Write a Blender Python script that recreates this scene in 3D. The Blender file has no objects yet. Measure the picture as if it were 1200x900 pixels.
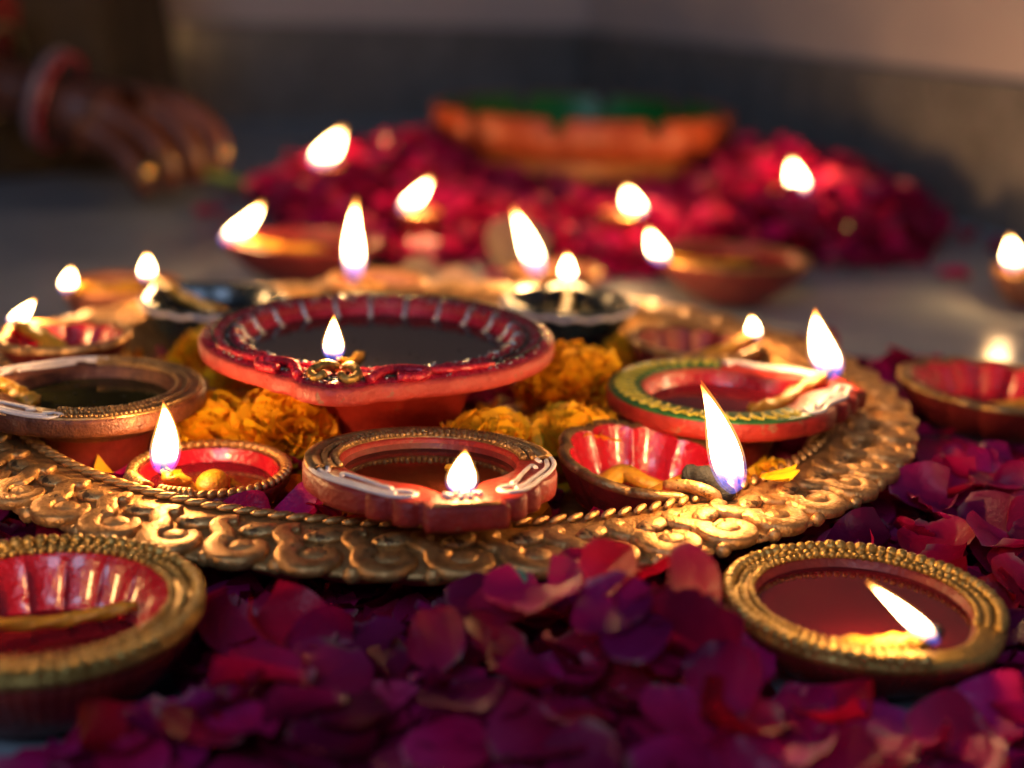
import bpy, math, random
from math import sin, cos, pi, radians, exp, sqrt
from mathutils import Vector, Matrix

SC = bpy.context.scene
COL = SC.collection
RNG = random.Random(11)

# ------------------------------------------------------------------ camera
cam_data = bpy.data.cameras.new('camera')
cam = bpy.data.objects.new('camera', cam_data)
COL.objects.link(cam)
cam_data.lens = 50
cam_data.sensor_width = 36
cam_data.clip_start = 0.02
cam_data.clip_end = 50
cam.matrix_world = Matrix.Translation((0, 0, 0.229)) @ Matrix.Rotation(radians(90 - 16.17), 4, 'X') @ Matrix.Rotation(0.0335, 4, 'Z')
cam_data.dof.use_dof = True
cam_data.dof.focus_distance = 0.535
cam_data.dof.aperture_fstop = 3.8
SC.camera = cam

# ------------------------------------------------------------------ light
world = bpy.data.worlds.new('World')
SC.world = world
world.use_nodes = True
bg = world.node_tree.nodes['Background']
bg.inputs[0].default_value = (0.42, 0.58, 0.9, 1)
bg.inputs[1].default_value = 0.075


def area_lamp(name, loc, target, size, size_y, energy, color):
    d = bpy.data.lights.new(name, 'AREA')
    d.shape = 'RECTANGLE'
    d.size = size
    d.size_y = size_y
    d.energy = energy
    d.color = color
    o = bpy.data.objects.new(name, d)
    o.location = loc
    o.rotation_euler = (Vector(target) - Vector(loc)).to_track_quat('-Z', 'Y').to_euler()
    COL.objects.link(o)
    return o


# dusk coming in from an open doorway behind the photographer, and the warm lamp of the room on the right
area_lamp('dusk_window_light', (-0.35, -0.95, 1.15), (0.0, 0.55, 0.0), 0.75, 0.5, 10.5, (0.5, 0.68, 1.0))
warm = bpy.data.lights.new('room_lamp_light', 'POINT')
warm.energy = 6.3
warm.color = (1.0, 0.52, 0.26)
warm.shadow_soft_size = 0.05
warm_o = bpy.data.objects.new('room_lamp_light', warm)
warm_o.location = (0.85, 0.55, 0.62)
COL.objects.link(warm_o)

SC.view_settings.view_transform = 'Standard'
SC.view_settings.look = 'None'
SC.view_settings.exposure = 0.0
SC.view_settings.gamma = 1.0
SC.render.engine = 'CYCLES'
SC.cycles.use_denoising = True
SC.cycles.sample_clamp_indirect = 4.0
SC.cycles.max_bounces = 6
SC.cycles.caustics_reflective = False
SC.cycles.caustics_refractive = False
SC.cycles.transparent_max_bounces = 12


# ------------------------------------------------------------------ helpers
class MB:
    """Collects vertices and faces for ONE mesh object, with one float attribute per vertex."""

    def __init__(self):
        self.v = []
        self.f = []
        self.a = []

    def vert(self, p, a=0.0):
        self.v.append(tuple(p))
        self.a.append(a)
        return len(self.v) - 1

    def grid(self, rows, closed=False, attr=None):
        """rows: list of equally long point lists."""
        base = len(self.v)
        n = len(rows[0])
        for i, row in enumerate(rows):
            for j, p in enumerate(row):
                self.vert(p, attr(i, j) if attr else 0.0)
        for i in range(len(rows) - 1):
            for j in range(n if closed else n - 1):
                k = (j + 1) % n
                self.f.append((base + i * n + j, base + i * n + k, base + (i + 1) * n + k, base + (i + 1) * n + j))
        return base

    def loft(self, rings, cap0=True, cap1=True, attr=None):
        base = self.grid(rings, True, attr)
        n = len(rings[0])
        if cap0:
            c = sum((Vector(p) for p in rings[0]), Vector()) / n
            k = self.vert(c, attr(0, 0) if attr else 0.0)
            for j in range(n):
                self.f.append((k, base + (j + 1) % n, base + j))
        if cap1:
            c = sum((Vector(p) for p in rings[-1]), Vector()) / n
            k = self.vert(c, attr(len(rings) - 1, 0) if attr else 0.0)
            o = base + (len(rings) - 1) * n
            for j in range(n):
                self.f.append((k, o + j, o + (j + 1) % n))

    def tube(self, pts, rad, seg=6, flat=1.0, up=Vector((0, 0, 1)), attr=None, square=1.0, twist=0.0):
        pts = [Vector(p) for p in pts]
        rings = []
        for i, p in enumerate(pts):
            d = (pts[min(i + 1, len(pts) - 1)] - pts[max(i - 1, 0)])
            if d.length < 1e-9:
                d = Vector((1, 0, 0))
            d.normalize()
            s = d.cross(up)
            if s.length < 1e-4:
                s = d.cross(Vector((0, 1, 0)))
            s.normalize()
            u = s.cross(d).normalized()
            r = rad(i / (len(pts) - 1)) if callable(rad) else rad
            row = []
            for k in range(seg):
                c, q = cos(2 * pi * k / seg), sin(2 * pi * k / seg)
                if square != 1.0:
                    c, q = math.copysign(abs(c) ** square, c), math.copysign(abs(q) ** square, q)
                rr = r * (1 + twist * cos(3 * (2 * pi * k / seg) - 0.9 * i)) if twist else r
                row.append(p + s * (rr * c) + u * (rr * flat * q))
            rings.append(row)
        self.loft(rings, attr=attr)

    def ellipsoid(self, c, rx, ry, rz, m=None, nu=8, nv=5):
        c = Vector(c)
        rings = []
        for i in range(1, nv):
            t = pi * i / nv
            row = []
            for j in range(nu):
                p = Vector((rx * sin(t) * cos(2 * pi * j / nu), ry * sin(t) * sin(2 * pi * j / nu), -rz * cos(t)))
                row.append(c + (m @ p if m else p))
            rings.append(row)
        base = len(self.v)
        self.grid(rings, True)
        a = self.vert(c + ((m @ Vector((0, 0, -rz))) if m else Vector((0, 0, -rz))))
        b = self.vert(c + ((m @ Vector((0, 0, rz))) if m else Vector((0, 0, rz))))
        for j in range(nu):
            k = (j + 1) % nu
            self.f.append((a, base + k, base + j))
            o = base + (nv - 2) * nu
            self.f.append((b, o + j, o + k))

    def box(self, x0, x1, y0, y1, z0, z1, bev=0.0):
        b = bev
        rings = []
        for z, i in ((z0, b), (z0 + b, 0), (z1 - b, 0), (z1, b)):
            rings.append([(x0 + i, y0 + i, z), (x1 - i, y0 + i, z), (x1 - i, y1 - i, z), (x0 + i, y1 - i, z)])
        self.loft(rings)

    def mesh(self, name, m, smooth=True):
        me = bpy.data.meshes.new(name)
        me.from_pydata(self.v, [], self.f)
        at = me.attributes.new('along', 'FLOAT', 'POINT')
        at.data.foreach_set('value', self.a)
        if smooth:
            me.polygons.foreach_set('use_smooth', [True] * len(me.polygons))
        me.materials.append(m)
        me.update()
        return me

    def build(self, name, m, parent=None, smooth=True):
        return link(name, self.mesh(name, m, smooth), parent)


def link(name, me, parent=None):
    o = bpy.data.objects.new(name, me)
    COL.objects.link(o)
    if parent is not None:
        o.parent = parent
    return o


def tag(o, label=None, cat=None, group=None, kind=None):
    if label:
        o['label'] = label
    if cat:
        o['category'] = cat
    if group:
        o['group'] = group
    if kind:
        o['kind'] = kind
    return o


def thing(name, label, cat, loc=(0, 0, 0), rz=0.0, group=None):
    o = bpy.data.objects.new(name, None)
    o.empty_display_size = 0.02
    COL.objects.link(o)
    o.location = loc
    o.rotation_euler = (0, 0, rz)
    return tag(o, label, cat, group)


def smooth_path(pts, n=6):
    P = [Vector(p) for p in pts]
    out = []
    for i in range(len(P) - 1):
        p0, p1, p2, p3 = P[max(i - 1, 0)], P[i], P[i + 1], P[min(i + 2, len(P) - 1)]
        for k in range(n):
            t = k / n
            out.append(0.5 * ((2 * p1) + (p2 - p0) * t + (2 * p0 - 5 * p1 + 4 * p2 - p3) * t * t + (3 * p1 - p0 - 3 * p2 + p3) * t ** 3))
    out.append(P[-1])
    return out


# ------------------------------------------------------------------ materials
def nodes_of(name):
    m = bpy.data.materials.new(name)
    m.use_nodes = True
    nt = m.node_tree
    return m, nt, nt.nodes['Principled BSDF']


def mat(name, c1, c2=None, rough=0.5, metal=0.0, scale=60.0, bump=0.0, bscale=None, coat=0.0, rvar=0.12, sub=0.0, spec=0.5, chip=None, chip_at=0.64):
    """Painted or bare surface: two tones mixed by noise, uneven gloss, fine relief."""
    m, nt, p = nodes_of(name)
    N, L = nt.nodes, nt.links
    tc = N.new('ShaderNodeTexCoord')
    no = N.new('ShaderNodeTexNoise')
    no.inputs['Scale'].default_value = scale
    no.inputs['Detail'].default_value = 5
    no.inputs['Roughness'].default_value = 0.65
    L.new(tc.outputs['Object'], no.inputs['Vector'])
    rp = N.new('ShaderNodeValToRGB')
    rp.color_ramp.elements[0].position = 0.36
    rp.color_ramp.elements[1].position = 0.6 if chip else 0.66
    rp.color_ramp.elements[0].color = (*c1, 1)
    rp.color_ramp.elements[1].color = (*(c2 or c1), 1)
    if chip:
        e = rp.color_ramp.elements.new(chip_at)
        e.color = (*(c2 or c1), 1)
        e = rp.color_ramp.elements.new(chip_at + 0.025)
        e.color = (*chip, 1)
    L.new(no.outputs['Fac'], rp.inputs['Fac'])
    L.new(rp.outputs['Color'], p.inputs['Base Color'])
    mr = N.new('ShaderNodeMapRange')
    mr.inputs['From Min'].default_value = 0.3
    mr.inputs['From Max'].default_value = 0.7
    mr.inputs['To Min'].default_value = max(0.02, rough - rvar)
    mr.inputs['To Max'].default_value = min(1, rough + rvar)
    n2 = N.new('ShaderNodeTexNoise')
    n2.inputs['Scale'].default_value = scale * 2.7
    n2.inputs['Detail'].default_value = 3
    L.new(tc.outputs['Object'], n2.inputs['Vector'])
    L.new(n2.outputs['Fac'], mr.inputs['Value'])
    L.new(mr.outputs['Result'], p.inputs['Roughness'])
    p.inputs['Metallic'].default_value = metal
    p.inputs['Specular IOR Level'].default_value = spec
    p.inputs['Coat Weight'].default_value = coat
    p.inputs['Coat Roughness'].default_value = 0.08
    if sub:
        p.inputs['Subsurface Weight'].default_value = sub
        p.inputs['Subsurface Radius'].default_value = (0.006, 0.003, 0.0015)
        p.inputs['Subsurface Scale'].default_value = 1.0
    if bump:
        b = N.new('ShaderNodeBump')
        b.inputs['Strength'].default_value = bump
        b.inputs['Distance'].default_value = 0.001
        n3 = N.new('ShaderNodeTexNoise')
        n3.inputs['Scale'].default_value = bscale or scale * 5
        n3.inputs['Detail'].default_value = 4
        L.new(tc.outputs['Object'], n3.inputs['Vector'])
        L.new(n3.outputs['Fac'], b.inputs['Height'])
        L.new(b.outputs['Normal'], p.inputs['Normal'])
    return m


M = {}
M['gold'] = mat('antique_gold_paint', (0.4, 0.18, 0.05), (0.76, 0.42, 0.15), 0.41, 0.74, 130, 0.6, 800, chip=(0.2, 0.1, 0.04), chip_at=0.63)
M['gold_dim'] = mat('worn_bronze_paint', (0.22, 0.11, 0.04), (0.5, 0.28, 0.1), 0.38, 0.75, 120, 0.5, 700)
M['gold_yellow'] = mat('yellow_gold_paint', (0.36, 0.2, 0.045), (0.56, 0.35, 0.09), 0.36, 0.7, 160, 0.8, 520)
M['orange_gold'] = mat('orange_bronze_underside', (0.4, 0.14, 0.025), (0.52, 0.22, 0.05), 0.5, 0.3, 40, 0.4, 300)
M['red'] = mat('red_painted_clay', (0.26, 0.012, 0.008), (0.38, 0.022, 0.012), 0.48, 0.0, 130, 0.6, 600, chip=(0.3, 0.1, 0.05))
M['red_side'] = mat('coral_red_painted_clay', (0.42, 0.035, 0.025), (0.54, 0.06, 0.04), 0.5, 0.0, 110, 0.6, 600, chip=(0.36, 0.13, 0.07))
M['red_foil'] = mat('glossy_crimson_foil', (0.42, 0.007, 0.022), (0.64, 0.018, 0.045), 0.26, 0.2, 150, 1.0, 520, coat=0.35)
M['red_wet'] = mat('wet_red_glaze', (0.36, 0.004, 0.012), (0.5, 0.008, 0.02), 0.22, 0.0, 90, 0.8, 420, coat=0.6)
M['dark_red'] = mat('dark_red_clay', (0.13, 0.008, 0.008), (0.22, 0.02, 0.012), 0.5, 0.0, 90, 0.5, 400)
M['brown'] = mat('bronze_brown_clay', (0.075, 0.02, 0.01), (0.16, 0.048, 0.02), 0.42, 0.3, 160, 0.6, 900, chip=(0.26, 0.12, 0.06), chip_at=0.63)
M['terracotta'] = mat('terracotta', (0.3, 0.1, 0.045), (0.4, 0.15, 0.07), 0.65, 0.0, 60, 0.4, 400)
M['white'] = mat('white_relief_paint', (0.72, 0.6, 0.56), (0.82, 0.74, 0.7), 0.45, 0.0, 200, 0.3, 900)
M['green'] = mat('green_paint', (0.015, 0.09, 0.02), (0.03, 0.15, 0.03), 0.4, 0.0, 120, 0.5, 600)
M['dark_teal'] = mat('black_teal_glaze', (0.004, 0.012, 0.016), (0.01, 0.03, 0.036), 0.25, 0.0, 90, 0.4, 400, coat=0.4)
M['groove'] = mat('dark_green_groove_paint', (0.006, 0.02, 0.015), (0.03, 0.06, 0.045), 0.25, 0.3, 200, 0.6, 700)
M['yellow_paint'] = mat('yellow_relief_paint', (0.55, 0.42, 0.03), (0.7, 0.55, 0.06), 0.42, 0.0, 200, 0.3, 900)
M['silver'] = mat('silver_glitter_paint', (0.5, 0.5, 0.46), (0.7, 0.7, 0.66), 0.28, 0.9, 300, 0.6, 900)
M['oil_dark'] = mat('dark_lamp_oil', (0.018, 0.014, 0.013), (0.024, 0.018, 0.016), 0.05, 0.0, 20, 0.0, coat=0.0, rvar=0.01)
M['oil_brown'] = mat('brown_lamp_oil', (0.04, 0.01, 0.004), (0.06, 0.016, 0.006), 0.05, 0.0, 30, 0.0, rvar=0.01)
M['oil_green'] = mat('green_black_lamp_oil', (0.012, 0.012, 0.004), (0.03, 0.028, 0.006), 0.05, 0.0, 40, 0.0, rvar=0.01)
M['oil_red'] = mat('red_lamp_oil', (0.09, 0.004, 0.009), (0.12, 0.007, 0.012), 0.06, 0.0, 30, 0.0, rvar=0.02)
M['wick'] = mat('oiled_yellow_cotton', (0.46, 0.21, 0.01), (0.6, 0.3, 0.02), 0.38, 0.0, 160, 0.8, 700, sub=0.25)
M['char'] = mat('charred_cotton', (0.003, 0.003, 0.004), (0.012, 0.01, 0.009), 0.8, 0.0, 400, 0.9, 900)
M['skin'] = mat('brown_skin', (0.09, 0.026, 0.011), (0.125, 0.038, 0.017), 0.42, 0.0, 60, 0.35, 420, sub=0.15)
M['sleeve'] = mat('dark_red_cloth', (0.14, 0.006, 0.006), (0.2, 0.012, 0.01), 0.8, 0.0, 80, 0.5, 900)
M['garment'] = mat('dark_olive_cloth', (0.03, 0.02, 0.008), (0.05, 0.032, 0.014), 0.85, 0.0, 30, 0.5, 900)
M['bangle_white'] = mat('pinkish_white_bangle', (0.2, 0.14, 0.17), (0.26, 0.18, 0.21), 0.3, 0.0, 80, 0.0)
M['bangle_red'] = mat('red_bangle', (0.3, 0.02, 0.03), (0.38, 0.03, 0.04), 0.3, 0.0, 80, 0.0)
M['bright_gold'] = mat('polished_gold', (0.8, 0.5, 0.16), (0.85, 0.56, 0.2), 0.16, 1.0, 80, 0.0, rvar=0.03)
M['stem'] = mat('green_stem', (0.14, 0.24, 0.02), (0.22, 0.32, 0.04), 0.5, 0.0, 90, 0.3)
M['bowl_orange'] = mat('orange_painted_bowl', (0.3, 0.04, 0.01), (0.42, 0.07, 0.016), 0.5, 0.0, 25, 0.4, 200)
M['bowl_brown'] = mat('brown_carved_bowl', (0.3, 0.085, 0.012), (0.42, 0.15, 0.03), 0.5, 0.1, 40, 0.5, 200)
M['bowl_green'] = mat('green_bowl_lining', (0.008, 0.2, 0.02), (0.012, 0.27, 0.03), 0.35, 0.0, 25, 0.2)
M['bowl_water'] = mat('dark_green_water', (0.003, 0.014, 0.008), (0.004, 0.02, 0.01), 0.04, 0.0, 10, 0.0, rvar=0.01)
M['wall'] = mat('cream_wall_paint', (0.55, 0.46, 0.43), (0.6, 0.5, 0.46), 0.75, 0.0, 6, 0.3, 120)
M['skirt'] = mat('grey_stone_skirting', (0.17, 0.158, 0.145), (0.23, 0.212, 0.195), 0.3, 0.0, 14, 0.2, 120)
M['tile'] = mat('blue_grey_floor_tile', (0.24, 0.27, 0.3), (0.34, 0.37, 0.39), 0.2, 0.0, 7, 0.08, 160, rvar=0.05)
M['grout'] = mat('dark_grout', (0.1, 0.1, 0.1), (0.14, 0.14, 0.13), 0.8, 0.0, 60, 0.3)
M['leaf'] = mat('pale_green_leaf', (0.08, 0.2, 0.1), (0.14, 0.28, 0.15), 0.55, 0.0, 120, 0.4)


def petal_mat(name, ramp, per_object, trans=0.3, rough=0.42, hue=0.014, val=0.35, sheen=0.0):
    m, nt, p = nodes_of(name)
    N, L = nt.nodes, nt.links
    at = N.new('ShaderNodeAttribute')
    at.attribute_name = 'along'
    tc = N.new('ShaderNodeTexCoord')
    no = N.new('ShaderNodeTexNoise')
    no.inputs['Scale'].default_value = 110
    no.inputs['Detail'].default_value = 4
    L.new(tc.outputs['Object'], no.inputs['Vector'])
    ad = N.new('ShaderNodeMath')
    ad.operation = 'MULTIPLY_ADD'
    ad.inputs[1].default_value = 0.3
    L.new(no.outputs['Fac'], ad.inputs[0])
    L.new(at.outputs['Fac'], ad.inputs[2])
    rp = N.new('ShaderNodeValToRGB')
    els = rp.color_ramp.elements
    els[0].position, els[0].color = ramp[0][0], (*ramp[0][1], 1)
    els[1].position, els[1].color = ramp[-1][0], (*ramp[-1][1], 1)
    for q, c in ramp[1:-1]:
        e = els.new(q)
        e.color = (*c, 1)
    L.new(ad.outputs[0], rp.inputs['Fac'])
    if per_object:
        rnd = N.new('ShaderNodeObjectInfo').outputs['Random']
    else:
        rnd = N.new('ShaderNodeNewGeometry').outputs['Random Per Island']
    hs = N.new('ShaderNodeHueSaturation')
    for key, a, b in (('Hue', 0.5 - hue, 0.5 + hue), ('Value', 1 - val, 1 + val * 0.6)):
        mr = N.new('ShaderNodeMapRange')
        mr.inputs['To Min'].default_value = a
        mr.inputs['To Max'].default_value = b
        if key == 'Value':
            w = N.new('ShaderNodeTexWhiteNoise')
            w.noise_dimensions = '1D'
            L.new(rnd, w.inputs['W'])
            L.new(w.outputs['Value'], mr.inputs['Value'])
        else:
            L.new(rnd, mr.inputs['Value'])
        L.new(mr.outputs['Result'], hs.inputs[key])
    L.new(rp.outputs['Color'], hs.inputs['Color'])
    L.new(hs.outputs['Color'], p.inputs['Base Color'])
    p.inputs['Roughness'].default_value = rough
    p.inputs['Specular IOR Level'].default_value = 0.3
    p.inputs['Sheen Weight'].default_value = sheen
    p.inputs['Sheen Roughness'].default_value = 0.4
    p.inputs['Sheen Tint'].default_value = (1.0, 0.35, 0.6, 1)
    # veins
    wv = N.new('ShaderNodeTexNoise')
    wv.inputs['Scale'].default_value = 420
    L.new(tc.outputs['Object'], wv.inputs['Vector'])
    bp = N.new('ShaderNodeBump')
    bp.inputs['Strength'].default_value = 0.6
    bp.inputs['Distance'].default_value = 0.0008
    L.new(wv.outputs['Fac'], bp.inputs['Height'])
    L.new(bp.outputs['Normal'], p.inputs['Normal'])
    tr = N.new('ShaderNodeBsdfTranslucent')
    L.new(hs.outputs['Color'], tr.inputs['Color'])
    mx = N.new('ShaderNodeMixShader')
    mx.inputs[0].default_value = trans
    L.new(p.outputs[0], mx.inputs[1])
    L.new(tr.outputs[0], mx.inputs[2])
    L.new(mx.outputs[0], nt.nodes['Material Output'].inputs['Surface'])
    return m


def rose_ramp(tip, mid):
    return [(0.07, (0.5, 0.4, 0.24)), (0.14, (0.45, 0.14, 0.17)), (0.24, mid), (0.7, tip), (1.1, tuple(0.8 * q for q in tip))]


ROSE_KINDS = (('crimson', rose_ramp((0.54, 0.005, 0.06), (0.54, 0.014, 0.11))),
              ('magenta', rose_ramp((0.54, 0.008, 0.115), (0.56, 0.024, 0.19))),
              ('maroon', rose_ramp((0.24, 0.004, 0.06), (0.28, 0.008, 0.09))))
for nm, rr in ROSE_KINDS:
    M['rose ' + nm] = petal_mat('rose_petal_skin_' + nm.replace(' ', '_'), rr, True)
M['rose_mass'] = petal_mat('rose_petal_skin_massed', rose_ramp((0.44, 0.006, 0.09), (0.48, 0.014, 0.14)), False, val=0.55)
MARI = [(0.05, (0.7, 0.22, 0.003)), (0.5, (0.93, 0.37, 0.005)), (1.1, (0.95, 0.46, 0.012))]
M['marigold'] = petal_mat('marigold_petal_skin', MARI, True, 0.2, 0.5, 0.012, 0.25, 0.0)
M['marigold_mass'] = petal_mat('marigold_petal_skin_massed', MARI, False, 0.2, 0.5, 0.012, 0.3, 0.0)
PALE = [(0.05, (0.32, 0.25, 0.14)), (0.5, (0.34, 0.22, 0.14)), (1.1, (0.36, 0.22, 0.16))]
M['pale'] = petal_mat('pale_petal_skin', PALE, True, 0.3, 0.5, 0.02, 0.2, 0.0)


def flame_mat():
    m, nt, p = nodes_of('flame')
    N, L = nt.nodes, nt.links
    N.remove(p)
    at = N.new('ShaderNodeAttribute')
    at.attribute_name = 'along'
    cr = N.new('ShaderNodeValToRGB')
    e = cr.color_ramp.elements
    e[0].position, e[0].color = 0.0, (0.01, 0.02, 0.2, 1)
    e[1].position, e[1].color = 1.0, (1.0, 0.2, 0.02, 1)
    for q, c in ((0.13, (0.03, 0.05, 0.38)), (0.22, (0.95, 0.5, 0.32)), (0.32, (1.0, 0.7, 0.34)), (0.8, (1.0, 0.66, 0.26)), (0.94, (1.0, 0.4, 0.06))):
        k = e.new(q)
        k.color = (*c, 1)
    L.new(at.outputs['Fac'], cr.inputs['Fac'])
    st = N.new('ShaderNodeValToRGB')
    e = st.color_ramp.elements
    e[0].position, e[0].color = 0.0, (0.02, 0.02, 0.02, 1)
    e[1].position, e[1].color = 1.0, (0.03, 0.03, 0.03, 1)
    for q, c in ((0.15, 0.045), (0.25, 0.16), (0.38, 1.0), (0.78, 1.0), (0.92, 0.12)):
        k = e.new(q)
        k.color = (c, c, c, 1)
    L.new(at.outputs['Fac'], st.inputs['Fac'])
    mu = N.new('ShaderNodeMath')
    mu.operation = 'MULTIPLY'
    mu.inputs[1].default_value = 22.0
    L.new(st.outputs['Color'], mu.inputs[0])
    em = N.new('ShaderNodeEmission')
    L.new(cr.outputs['Color'], em.inputs['Color'])
    L.new(mu.outputs[0], em.inputs['Strength'])
    tr = N.new('ShaderNodeBsdfTransparent')
    ad = N.new('ShaderNodeAddShader')
    L.new(em.outputs[0], ad.inputs[0])
    L.new(tr.outputs[0], ad.inputs[1])
    L.new(ad.outputs[0], N['Material Output'].inputs['Surface'])
    return m


M['flame'] = flame_mat()


def halo_mat():
    m, nt, p = nodes_of('flame_fringe')
    N, L = nt.nodes, nt.links
    N.remove(p)
    at = N.new('ShaderNodeAttribute')
    at.attribute_name = 'along'
    cr = N.new('ShaderNodeValToRGB')
    e = cr.color_ramp.elements
    e[0].position, e[0].color = 0.05, (0.01, 0.02, 0.12, 1)
    e[1].position, e[1].color = 1.0, (0.1, 0.02, 0.002, 1)
    for q, c in ((0.25, (0.05, 0.03, 0.1)), (0.4, (0.3, 0.14, 0.04)), (0.8, (0.34, 0.13, 0.02))):
        k = e.new(q)
        k.color = (*c, 1)
    L.new(at.outputs['Fac'], cr.inputs['Fac'])
    em = N.new('ShaderNodeEmission')
    em.inputs['Strength'].default_value = 1.7
    L.new(cr.outputs['Color'], em.inputs['Color'])
    tr = N.new('ShaderNodeBsdfTransparent')
    ad = N.new('ShaderNodeAddShader')
    L.new(em.outputs[0], ad.inputs[0])
    L.new(tr.outputs[0], ad.inputs[1])
    L.new(ad.outputs[0], N['Material Output'].inputs['Surface'])
    return m


M['fringe'] = halo_mat()

# ------------------------------------------------------------------ setting: floor, walls
CORNER = Vector((0.10, 2.33))
WDIR = Vector((0.36, -0.93)).normalized()       # right wall, coming towards the camera
LDIR = Vector((-0.93, -0.36)).normalized()      # left wall
ANG = math.atan2(WDIR.y, WDIR.x)


def rect_sheet(mb, o, u, v, z):
    pts = [o, o + u, o + u + v, o + v]
    mb.grid([[(pts[0].x, pts[0].y, z), (pts[1].x, pts[1].y, z)], [(pts[3].x, pts[3].y, z), (pts[2].x, pts[2].y, z)]])


gm = MB()
rect_sheet(gm, CORNER, WDIR * 4.8, LDIR * 4.8, -0.004)
ground = gm.build('floor', M['grout'], smooth=False)
tag(ground, kind='structure')
ts = 0.6
tmb = MB()
tmb.box(0.0012, ts - 0.0012, 0.0012, ts - 0.0012, -0.003, 0.0, 0.0006)
tile_me = tmb.mesh('floor_tile', M['tile'], False)
for i in range(8):
    for j in range(8):
        t = link('floor_tile', tile_me, ground)
        q = CORNER + WDIR * (0.02 + i * ts) + LDIR * (0.02 + j * ts + ts)
        t.location = (q.x, q.y, 0)
        t.rotation_euler = (0, 0, ANG)


def wall(dirv, label_len, normal_side, corner_in):
    """A plastered wall with stone skirting tiles along its foot."""
    a = math.atan2(dirv.y, dirv.x)
    mb = MB()
    y0, y1 = (0.0, -0.12) if normal_side < 0 else (0.0, 0.12)
    mb.box(-0.12, label_len, min(y0, y1), max(y0, y1), 0.0, 1.6, 0.002)
    w = mb.build('wall', M['wall'], smooth=False)
    w.location = (CORNER.x, CORNER.y, 0)
    w.rotation_euler = (0, 0, a)
    tag(w, kind='structure')
    sk = MB()
    s0, s1 = (0.0, 0.012) if normal_side < 0 else (-0.012, 0.0)
    sk.box(0.0009, 0.6 - 0.0009, s0, s1, 0.0015, 0.145, 0.002)
    me = sk.mesh('skirting_tile', M['skirt'], False)
    for i in range(int(label_len / 0.6)):
        k = link('skirting_tile', me, w)
        k.location = (corner_in + i * 0.6, 0, 0)
    return w


wall(WDIR, 4.8, 1, 0.0)
wall(LDIR, 4.8, -1, 0.0135)

# ------------------------------------------------------------------ gold platter
PC = Vector((-0.0412, 0.6652))
plate = thing('platter', 'large round gold platter with a carved scroll rim full of lamps and petals', 'platter', (PC.x, PC.y, 0))
NSC = 54
NSEG = NSC * 6


def circ(r, z, n=NSEG):
    return [(r * cos(2 * pi * k / n), r * sin(2 * pi * k / n), z) for k in range(n)]


def scal(r, amp, z, n=NSEG):
    out = []
    for k in range(n):
        a = 2 * pi * k / n
        q = r - amp * (1 - abs(cos(NSC / 2 * (a - pi / NSC * 0)))) ** 1.5
        out.append((q * cos(a), q * sin(a), z))
    return out


pm = MB()
pm.loft([circ(0.10, 0.004), circ(0.13, 0.004), circ(0.135, 0.007), scal(0.185, 0.002, 0.014), scal(0.212, 0.004, 0.0235), scal(0.2268, 0.005, 0.0322)], cap1=False)
pm.build('underside', M['orange_gold'], plate)
rm = MB()
rm.loft([scal(0.2268, 0.005, 0.0320), scal(0.2282, 0.005, 0.0333), scal(0.2272, 0.005, 0.0346), circ(0.216, 0.0358), circ(0.197, 0.0375), circ(0.191, 0.0375), circ(0.188, 0.034),
         circ(0.18, 0.018), circ(0.172, 0.0135), circ(0.1, 0.012)], cap0=False)
rm.build('dish', M['gold'], plate)


def scroll_mesh():
    """One S-scroll: a thick stroke that leaves the rope border, bends and curls round a boss at the outer edge."""
    mb = MB()
    # local: x = outward, y = along the rim, z up;  origin at the inner border
    pts = [(0.0035, -0.0085, 0), (0.0052, -0.0125, 0), (0.0090, -0.0138, 0), (0.0130, -0.0112, 0), (0.0158, -0.0085, 0), (0.0198, -0.0080, 0)]
    c = Vector((0.0232, 0.0012, 0))
    for k in range(11):
        a = radians(222 + k * 29)
        r = 0.0097 - 0.00030 * k
        pts.append((c.x + r * cos(a) * 0.98, c.y + r * sin(a), 0.0003))
    path = smooth_path(pts, 3)
    mb.tube(path, lambda t: 0.0039 * (1 - 0.45 * abs(2 * t - 0.9) ** 2.6) + 0.0002, 12, 0.62, square=0.5)
    mb.ellipsoid((c.x - 0.0004, c.y + 0.0004, 0.0005), 0.0050, 0.0058, 0.0022, None, 12, 6)
    return mb.mesh('scroll', M['gold'])


def boss_mesh():
    mb = MB()
    rot = Matrix.Rotation(radians(20), 3, 'Z')
    mb.ellipsoid((0.0088, 0.0, 0.0004), 0.0044, 0.0080, 0.0021, rot, 12, 6)
    mb.ellipsoid((0.031, -0.0115, -0.0012), 0.0026, 0.0035, 0.003, None, 8, 5)
    return mb.mesh('oval_boss', M['gold'])


def rope_mesh():
    mb = MB()
    mb.ellipsoid((0, 0, 0), 0.0016, 0.0052, 0.0015, Matrix.Rotation(radians(32), 3, 'Z'), 8, 5)
    return mb.mesh('rope_twist', M['gold'])


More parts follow.
